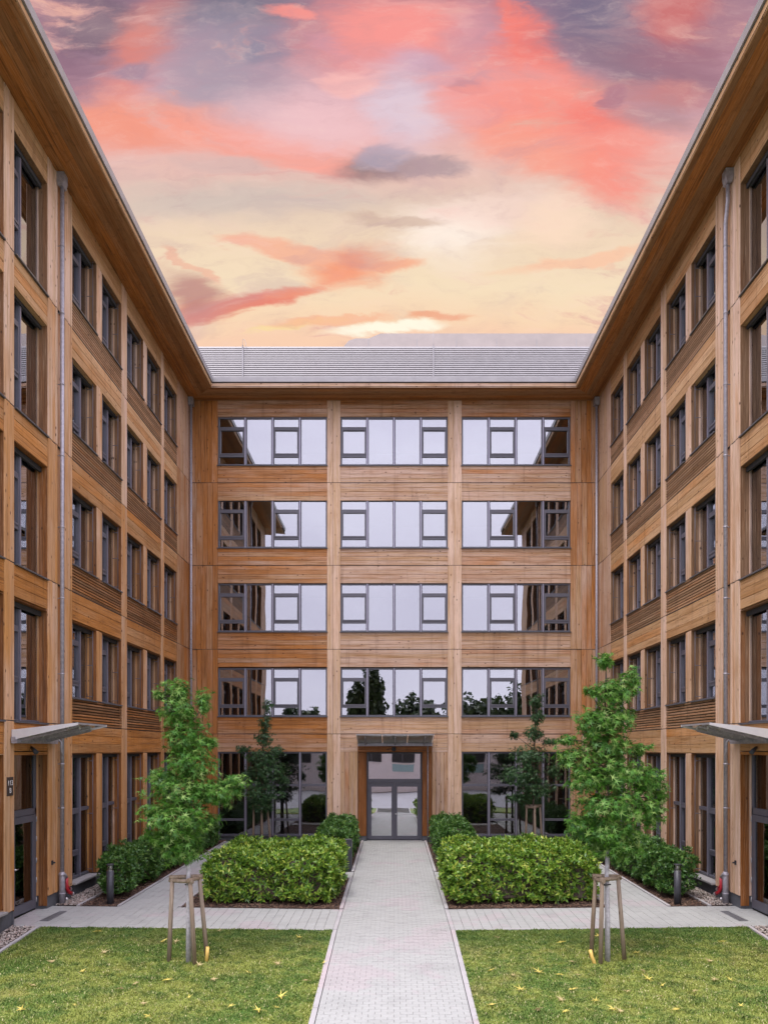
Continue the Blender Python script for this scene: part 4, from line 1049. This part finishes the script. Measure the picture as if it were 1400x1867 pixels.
    MB().tube([(a_[0], a_[1], 1.42), (0.04, -.06, 1.43), (-.06, 0, 1.42), (.03, .06, 1.42), (a_[0], a_[1], 1.41)], .012, 6).build('tie_strap', BSTRAP, sf)
    return t
s_ = 99.1
maple('young maple-leaved tree with a leafy limb reaching right, staked in the left lawn', 'young staked trees', -3.77, 14.13,
      [(322, 1262, 24, 22), (327, 1300, 34, 30), (338, 1345, 38, 34), (350, 1390, 42, 34), (333, 1440, 58, 36), (395, 1445, 40, 24), (330, 1490, 62, 30), (322, 1530, 46, 30), (425, 1432, 20, 20), (280, 1478, 22, 12), (335, 1555, 36, 18),
       (372, 1280, 12, 22), (292, 1268, 8, 8), (300, 1420, 22, 20), (385, 1355, 12, 10), (285, 1525, 16, 12)], LEAF_T, .115, 1250, .047, s_,
      ('three weathered stakes with crossbars round the tree in the left lawn', [(-.38, .05, -.30, .0), (.14, -.1, .06, -.13), (.29, .22, .17, .10)]), 3)
maple('young maple-leaved tree with a broad lower crown, staked in the right lawn', 'young staked trees', 3.93, 14.15,
      [(1104, 1207, 14, 16), (1116, 1262, 38, 24), (1152, 1240, 14, 24), (1076, 1262, 11, 10), (1115, 1310, 42, 28), (1075, 1322, 20, 26), (1108, 1360, 42, 30), (1050, 1382, 32, 20), (1122, 1410, 58, 32), (1182, 1425, 30, 28), (1070, 1420, 36, 26),
       (1122, 1470, 74, 32), (1188, 1482, 24, 24), (1110, 1515, 56, 28), (1036, 1350, 14, 10), (1055, 1505, 22, 16), (1126, 1545, 46, 20), (1165, 1365, 14, 10), (1207, 1452, 10, 10)], LEAF_T, .115, 1250, .047, s_,
      ('wooden stakes round the tree in the right lawn, two posts close together', [(-.25, .22, -.19, .10), (-.16, -.12, -.13, -.12), (.34, .08, .20, .02)]), 5)
s_ = F/27.8
maple('dark green slender tree before the left ground floor windows of the rear wall', 'young staked trees', -4.8, 27.8,
      [(488, 1288, 9, 14), (485, 1320, 10, 16), (480, 1346, 17, 14), (480, 1380, 30, 18), (490, 1408, 33, 22), (478, 1443, 36, 20), (478, 1470, 24, 11), (444, 1366, 11, 8), (506, 1368, 12, 9), (518, 1425, 10, 12), (452, 1415, 12, 14)], LEAF_TD, .115, 850, .04, s_,
      ('dark wooden stakes below the slender tree left of the entrance', [(-.30, .05, -.26, .0), (.06, -.1, .04, -.13), (.33, .18, .20, .10)]), 8)
maple('dark green slender tree before the right ground floor windows of the rear wall', 'young staked trees', 5.05, 27.8,
      [(976, 1280, 13, 14), (978, 1308, 12, 16), (972, 1338, 18, 15), (966, 1378, 34, 18), (952, 1412, 36, 20), (978, 1438, 34, 18), (942, 1455, 18, 10), (1002, 1352, 14, 7), (938, 1340, 8, 8), (1008, 1408, 12, 14)], LEAF_TD, .115, 850, .04, s_,
      ('pale topped wooden stakes below the slender tree right of the entrance', [(-.27, .1, -.24, .05), (.04, -.12, .02, -.13), (.34, .12, .24, .05)]), 11)

LB = np.array([(0, 0, 0), (-.19, .42, .05), (0, .5, .0), (.19, .42, .05), (0, 1.0, -.08)]); LT = np.array([(0, 2, 1), (0, 3, 2), (1, 2, 4), (2, 3, 4)])
def hedge(label, x0, x1, y0, y1, h, m, dens, leaf, seed):
    global rng
    rng = np.random.default_rng(seed)
    cx, cy = (x0+x1)/2, (y0+y1)/2; z0 = gz(cx, cy)
    t = thing('laurel_hedge', label, 'hedge', (cx, cy, z0), 0, 'clipped laurel hedges of the courtyard')
    hw, hd = (x1-x0)/2, (y1-y0)/2
    faces = [((0, -1, 0), 2*hw*h, lambda q, r: (q*hw, -hd+0*r, h*(r+1)/2)), ((0, 1, 0), 2*hw*h, lambda q, r: (q*hw, hd+0*r, h*(r+1)/2)),
             ((-1, 0, 0), 2*hd*h, lambda q, r: (-hw+0*q, r*hd, h*(q+1)/2)), ((1, 0, 0), 2*hd*h, lambda q, r: (hw+0*q, r*hd, h*(q+1)/2)),
             ((0, 0, 1), 4*hd*hw, lambda q, r: (q*hw, r*hd, h+0*q))]
    P = []; N = []
    for nr, area, fn in faces:
        n = int(area*dens*(1 if nr[1] <= 0 else .5)); q = rng.uniform(-1, 1, n); r = rng.uniform(-1, 1, n); X_, Y_, Z_ = fn(q, r)
        p = np.stack([X_+0*q, Y_+0*q, Z_+0*q], 1)
        depth = rng.uniform(0, 1, n)**1.5*.20-.05*(rng.uniform(0, 1, n) > .93)
        bumpv = .12*np.sin(p[:, 0]*3.1+seed)*np.cos(p[:, 1]*2.7+1)+.10*np.sin(p[:, 0]*7.3+p[:, 2]*6)*np.cos(p[:, 1]*6.1+p[:, 2]*5+seed)+.03*np.sin(p[:, 0]*15+p[:, 1]*13+p[:, 2]*17)
        nn = np.tile(np.array(nr, float), (n, 1)); p = p+nn*(bumpv-depth)[:, None]
        # round the upper edges and draw the foot in
        e = np.maximum(np.abs(p[:, 0])/hw, np.abs(p[:, 1])/hd); k = np.clip((e-.80)/.20, 0, 1)**1.5*np.clip((p[:, 2]-h*.6)/(h*.4), 0, 1); p[:, 2] -= k*.20*(1+.6*np.sin(p[:, 0]*4+p[:, 1]*3))
        low = np.clip((.22*h-p[:, 2])/(.22*h), 0, 1); p[:, 0] *= 1-low*.10/hw*.9; p[:, 1] *= 1-low*.10/hd*.9; p[:, 2] = p[:, 2]*.94+.06
        P.append(p); N.append(nn)
    P = np.concatenate(P); N = np.concatenate(N); n = len(P)
    K = 5
    axis = N*.7+rng.normal(0, .5, (n, 3))+np.array([0, 0, .55]); axis /= np.linalg.norm(axis, axis=1, keepdims=True)
    A, Bv = orient(n, axis, rng.uniform(0, 6.28, n)); Vs = []; Fs = []; off = 0
    for k in range(K):
        an = 2*np.pi*k/K+rng.normal(0, .25, n); el = rng.uniform(.15, 1.1, n)
        dirv = (A*np.cos(an)[:, None]+Bv*np.sin(an)[:, None])*np.cos(el)[:, None]+axis*np.sin(el)[:, None]
        nrm = axis*np.cos(el)[:, None]-(A*np.cos(an)[:, None]+Bv*np.sin(an)[:, None])*np.sin(el)[:, None]
        side = np.cross(dirv, nrm); S = (rng.uniform(.7, 1.25, n)*leaf)[:, None, None]
        V = P[:, None]+S*(LB[None, :, 0:1]*side[:, None]+LB[None, :, 1:2]*dirv[:, None]+LB[None, :, 2:3]*nrm[:, None])
        Vs.append(V.reshape(-1, 3)); Fs.append((LT[None]+(np.arange(n)*5)[:, None, None]).reshape(-1, 3)+off); off += n*5
    newobj('foliage', mesh_np('foliage', np.concatenate(Vs), np.concatenate(Fs), m), t)
    core = MB().box(-hw+.2, hw-.2, -hd+.2, hd-.2, .05, h-.2, .06); core.build('twig_core', BARK, t)
hedge('large bright green laurel hedge in the left bed beside the central path', -4.55, -1.42, 18.5, 21.9, 1.18, LEAF_H, 200, .125, 21)
hedge('large yellow-green laurel hedge in the right bed beside the central path', 1.20+.16, 4.93, 18.5, 21.9, 1.20, LEAF_H, 200, .125, 22)
hedge('compact dark green hedge left of the entrance behind the square bollard', -2.40, -1.42, 24.0, 29.3, 1.18, LEAF_HD, 260, .10, 23)
hedge('compact dark green hedge right of the entrance beside the thin drainpipe', 1.45, 2.55, 24.0, 29.3, 1.18, LEAF_HD, 260, .10, 24)
hedge('dark green hedge along the left wing behind its round bollard', -7.34, -6.62, 18.95, 29.0, 1.05, LEAF_HD, 330, .092, 25)
hedge('dark green hedge along the right wing behind its round bollard', 6.62, 7.34, 18.95, 29.0, 1.10, LEAF_HD, 330, .092, 26)

# grass blades ----------------------------------------------------------------------------------
rng = np.random.default_rng(31)
def blades(x0, x1, y0, y1, dens, L):
    n = int((x1-x0)*(y1-y0)*dens); X = rng.uniform(x0, x1, n); Y = rng.uniform(y0, y1, n)
    cl = np.sin(X*4.1+np.sin(Y*3.3)*2)*np.cos(Y*4.7+np.sin(X*2.3)*2)+.6*np.sin(X*11+Y*7)*np.cos(Y*13-X*5)
    Ls = L*rng.uniform(.45, 1.25, n)*(1+.2*cl); Z = gzn(X, Y)-.012+.006*cl
    a = rng.uniform(0, 2*np.pi, n); tilt = rng.uniform(.5, 1.45, n); wdt = rng.uniform(.004, .0095, n)
    dx_, dy_ = np.cos(a), np.sin(a)
    h = np.cos(tilt)*Ls; o = np.sin(tilt)*Ls
    p0 = np.stack([X-dy_*wdt, Y+dx_*wdt, Z], 1); p1 = np.stack([X+dy_*wdt, Y-dx_*wdt, Z], 1)
    p2 = np.stack([X+dx_*o*.5+dy_*wdt*.8, Y+dy_*o*.5-dx_*wdt*.8, Z+h*.72], 1); p3 = np.stack([X+dx_*o*.5-dy_*wdt*.8, Y+dy_*o*.5+dx_*wdt*.8, Z+h*.72], 1)
    p4 = np.stack([X+dx_*o, Y+dy_*o, Z+h], 1)
    V = np.stack([p0, p1, p2, p3, p4], 1).reshape(-1, 3); base = (np.arange(n)*5)[:, None]
    return V, [base+np.array([[0, 1, 2, 3]]), base+np.array([[3, 2, 4]])]
for a, b, lb in ((-7.4, -1.285, 'short scruffy green and yellow grass of the left lawn'), (1.285, 7.4, 'short scruffy green and yellow grass of the right lawn')):
    V, Fc = blades(a, b, 11.0, 16.14, 7000, .044)
    newobj('grass', mesh_np('grass', V, Fc, GRASS), None, kind='stuff', label=lb, category='grass')

# fallen leaves ---------------------------------------------------------------------------------
def fallen_mesh(k):
    rd = random.Random(k); V = SB.copy(); V[:, 2] = [rd.uniform(-.05, .3) for _ in V]; V[0, 2] = 0.1
    me = bpy.data.meshes.new('fallen_leaf'); f_ = [tuple(t) for t in ST]
    v_ = [tuple(v) for v in V]; b = len(v_); v_ += [(-.03, -.1, .1), (.03, -.1, .1), (.02, -.8, .3), (-.02, -.8, .3)]; f_.append((b, b+3, b+2, b+1))
    me.from_pydata(v_, [], f_); me.materials.append(FALLEN if k % 2 == 0 else FALLENP); me.update(); return me
FM = [fallen_mesh(k) for k in range(6)]
big = {(949, 1808): 'bright yellow fallen leaf, largest on the right lawn near the path', (1023, 1722): 'pale yellow star-shaped leaf lying in the darker grass left of the right stakes',
       (982, 1776): 'golden yellow leaf on the right lawn below the yellow pipe side', (1181, 1789): 'wide golden leaf lying right of the right-hand tree stakes',
       (178, 1702): 'upright yellow leaf at the back edge of the left lawn', (304, 1791): 'yellow leaf lying below the left tree stakes', (471, 1846): 'yellow leaf near the front edge of the left lawn by the path', (512, 1821): 'yellowish leaf on the bare patch of the left lawn'}
LF = [(660+0*k, 0) for k in range(0)]+[(1023, 1722), (982, 1776), (949, 1808), (934, 1782), (894, 1773), (1044, 1758), (1020, 1781), (1050, 1782), (1043, 1808), (1022, 1827), (1085, 1828), (980, 1846), (1030, 1848), (1144, 1811), (1116, 1844), (1130, 1848), (895, 1836),
      (1181, 1789), (1207, 1801), (1205, 1821), (1233, 1844), (1293, 1756), (1314, 1720), (1173, 1775), (1330, 1790), (1370, 1740),
      (178, 1702), (97, 1757), (304, 1791), (219, 1807), (137, 1837), (322, 1720), (297, 1720), (363, 1763), (455, 1777), (512, 1821), (471, 1846), (261, 1834), (270, 1857), (507, 1761), (590, 1759), (247, 1798), (505, 1841), (60, 1800), (40, 1845), (400, 1700), (545, 1712), (1265, 1812), (1350, 1838), (1302, 1790), (1090, 1710), (905, 1712), (1160, 1740), (390, 1790), (420, 1838), (560, 1792), (150, 1775), (190, 1740), (345, 1822)]
def leaflabel(x, y, pale, side):
    ax = abs(x); col_ = 'pale brownish' if pale else 'small yellow'
    ac = 'right beside the path' if ax < 2 else 'between path and stakes' if ax < 3.4 else 'near the tree stakes' if ax < 4.3 else 'beyond the stakes' if ax < 5.6 else 'towards the wing wall'
    dp_ = 'back edge' if y > 15 else 'back half' if y > 13.9 else 'middle' if y > 13 else 'front half' if y > 12.2 else 'front edge'
    return f'{col_} leaf, {dp_} of {side} lawn, {ac}'
for i, (px, py) in enumerate(LF):
    x, y = ground_at(px, py); bigf = (px, py) in big
    if abs(x) > 7.3: continue
    o = newobj('fallen_leaf', FM[0 if bigf else i % 6]); s = .15 if bigf else random.uniform(.08, .125)
    o.location = (x, y, gz(x, y)+.034); o.scale = (s, s, s); o.rotation_euler = (R(random.uniform(5, 32)), R(random.uniform(-15, 15)), random.uniform(0, 6.28))
    side = 'left' if x < 0 else 'right'
    o['category'] = 'leaf'; o['label'] = big.get((px, py)) or leaflabel(x, y, i % 2, side); o['group'] = f'fallen leaves on the {side} lawn'

from collections import defaultdict
_g = defaultdict(list)
for o in C.objects:
    if o.name.startswith('fallen_leaf'): _g[o['label']].append(o)
for lb, os_ in _g.items():
    if len(os_) > 1:
        os_.sort(key=lambda o: abs(o.location.x))
        for k, o in enumerate(os_): o['label'] = lb+(', nearest the path' if k == 0 else ', farthest out' if k == len(os_)-1 else ', the middle one')
# yellow watering pipes
for lab, px, py, pts in (('yellow plastic watering pipe standing by the left tree stakes', 376, 1752, [(0, 0, -.05), (.02, 0, .12), (.03, 0, .26)]),
                         ('bent yellow plastic watering pipe leaning by the right tree stakes', 1084, 1757, [(0, 0, -.05), (-.02, 0, .05), (-.06, 0, .14), (-.085, 0, .25)])):
    x, y = ground_at(px, py); o = MB().tube(pts, .033, 14, caps=True).build('watering_pipe', YEL, None, label=lab, category='pipe', group='yellow watering pipes'); o.location = (x, y, gz(x, y))

# bollards --------------------------------------------------------------------------------------
for sx, lab in ((-1, 'round graphite bollard light with conical metal head before the left wing hedge'), (1, 'round graphite bollard light with conical metal head before the right wing hedge')):
    x, y = sx*6.78, 18.38; t = thing('bollard_light', lab, 'bollard', (x, y, gz(x, y)), 0, 'round bollard lights')
    MB().tube([(0, 0, -.02), (0, 0, .80)], .082, 24).build('post', BOLL, t)
    MB().tube([(0, 0, .80), (0, 0, .81), (0, 0, .845), (0, 0, .90), (0, 0, .93)], [.082, .075, .035, .012, .006], 24).build('reflector_cone', STEEL, t)
    cg = MB().tube([(0, 0, .80), (0, 0, .935)], .078, 24, caps=False).build('lamp_glass', GLASSC, t)
    MB().tube([(0, 0, .935), (0, 0, .955)], .086, 24).build('cap', BOLL, t)
t = thing('square_bollard', 'flat dark grey rectangular bollard left of the path near the entrance', 'bollard', (-1.42, 23.5, gz(-1.42, 23.5)))
MB().box(-.14, .14, -.09, .09, -.02, .96, .008).build('body', BOLL, t); MB().box(.142, .146, -.06, .06, .72, .90).build('lamp_slot', LMET, t)

# slot drains at the side doors
for sx, lab in ((-1, 'dark slot drain grate in the paving before the left side door'), (1, 'dark slot drain grate in the paving before the right side door')):
    t = thing('slot_drain', lab, 'drain', (sx*7.55, 17.1, gz(7.5, 17.1)), 0, 'slot drains')
    MB().box(-.10, .10, -.50, .50, -.02, .0065).build('frame', GRATE, t)
    for i in range(22): MB().box(-.08, .08, -.48+i*.044, -.48+i*.044+.020, .0065, .0125).build('bar', BOLL if i % 1 else GRATE, t)

# rain outlet under ledge, left near
part(MB().tube([(-7.96, 15.3, .15), (-7.9, 15.3, .15), (-7.9, 15.3, -.2)], .03, 10), 'outlet_pipe', PLINTH)

# ------------------------------------------------------------------ what stands behind the viewer (seen in the window reflections)
wb = thing('white_building', 'low white rendered building with dark window bands facing the courtyard', 'building', (0, -19, -.75))
MB().box(-16, 18, -10, 0, 0, 6.2).build('wall', WHITE, wb); MB().box(-16.3, 18.3, -10.3, .3, 6.2, 6.5).build('roof', LMET, wb)
for i in range(9):
    x = -14.5+i*3.6; fr = MB().box(x, x+2.3, .005, .06, 3.0, 4.6).build('window', FRAME, wb); MB().box(x+.08, x+1.1, .062, .066, 3.1, 4.5).build('pane', DARK, fr); MB().box(x+1.2, x+2.22, .062, .066, 3.1, 4.5).build('pane', DARK, fr)
    if i % 2 == 0: MB().box(x, x+2.3, .005, .04, 1.9, 2.8).build('panel', TURQ, wb)
QB = np.array([(-.5, -.5, 0), (.5, -.5, .1), (.5, .5, 0), (-.5, .5, .1)]); QT = np.array([(0, 1, 2), (0, 2, 3)])
def reartree(label, x, y, h, r, kind):
    t = thing('rear_tree', label, 'tree', (x, y, -.75), 0, 'trees behind the white building')
    MB().tube([(0, 0, -.1), (.1, 0, h*.5), (0, 0, h*.85)], [.25, .18, .05], 8).build('trunk', BARK, t)
    n = 2600; dv_ = rng.normal(size=(n, 3)); dv_ /= np.linalg.norm(dv_, axis=1, keepdims=True); rr = rng.uniform(.55, 1.1, (n, 1))
    rr *= 1+.25*np.sin(dv_[:, :1]*7+x)*np.cos(dv_[:, 2:]*8+h)
    hh = h*.45 if kind else h*.34
    P = dv_*rr*np.array([r, r, hh])+np.array([0, 0, h-hh])
    V, Fc = scatter_leaves(P, dv_+rng.normal(0, .6, (n, 3)), rng.uniform(.25, .55, n), QB, QT, LEAF_R, 'crown'); newobj('crown', mesh_np('crown', V, Fc, LEAF_R), t)
reartree('tall columnar poplar, second from the left behind the white building', -2.6, -34, 15.5, 1.5, 1)
reartree('shorter columnar poplar behind the white building', -4.6, -34, 13.0, 1.3, 1)
for i, (x, h, r, lb) in enumerate(((-22, 9, 4, 'leftmost rounded tree behind the white building'), (-11.5, 9.2, 2.6, 'rounded tree just left of the poplars'), (3.2, 10.5, 3.2, 'rounded tree just right of the poplars'),
                                (10.5, 10.8, 4.2, 'wide rounded tree on the right behind the white building'), (17.5, 12.5, 4.5, 'tallest rounded tree right of the wide one'), (26, 11, 5, 'rightmost rounded tree behind the white building'))):
    reartree(lb, x, -33, h, r, 0)
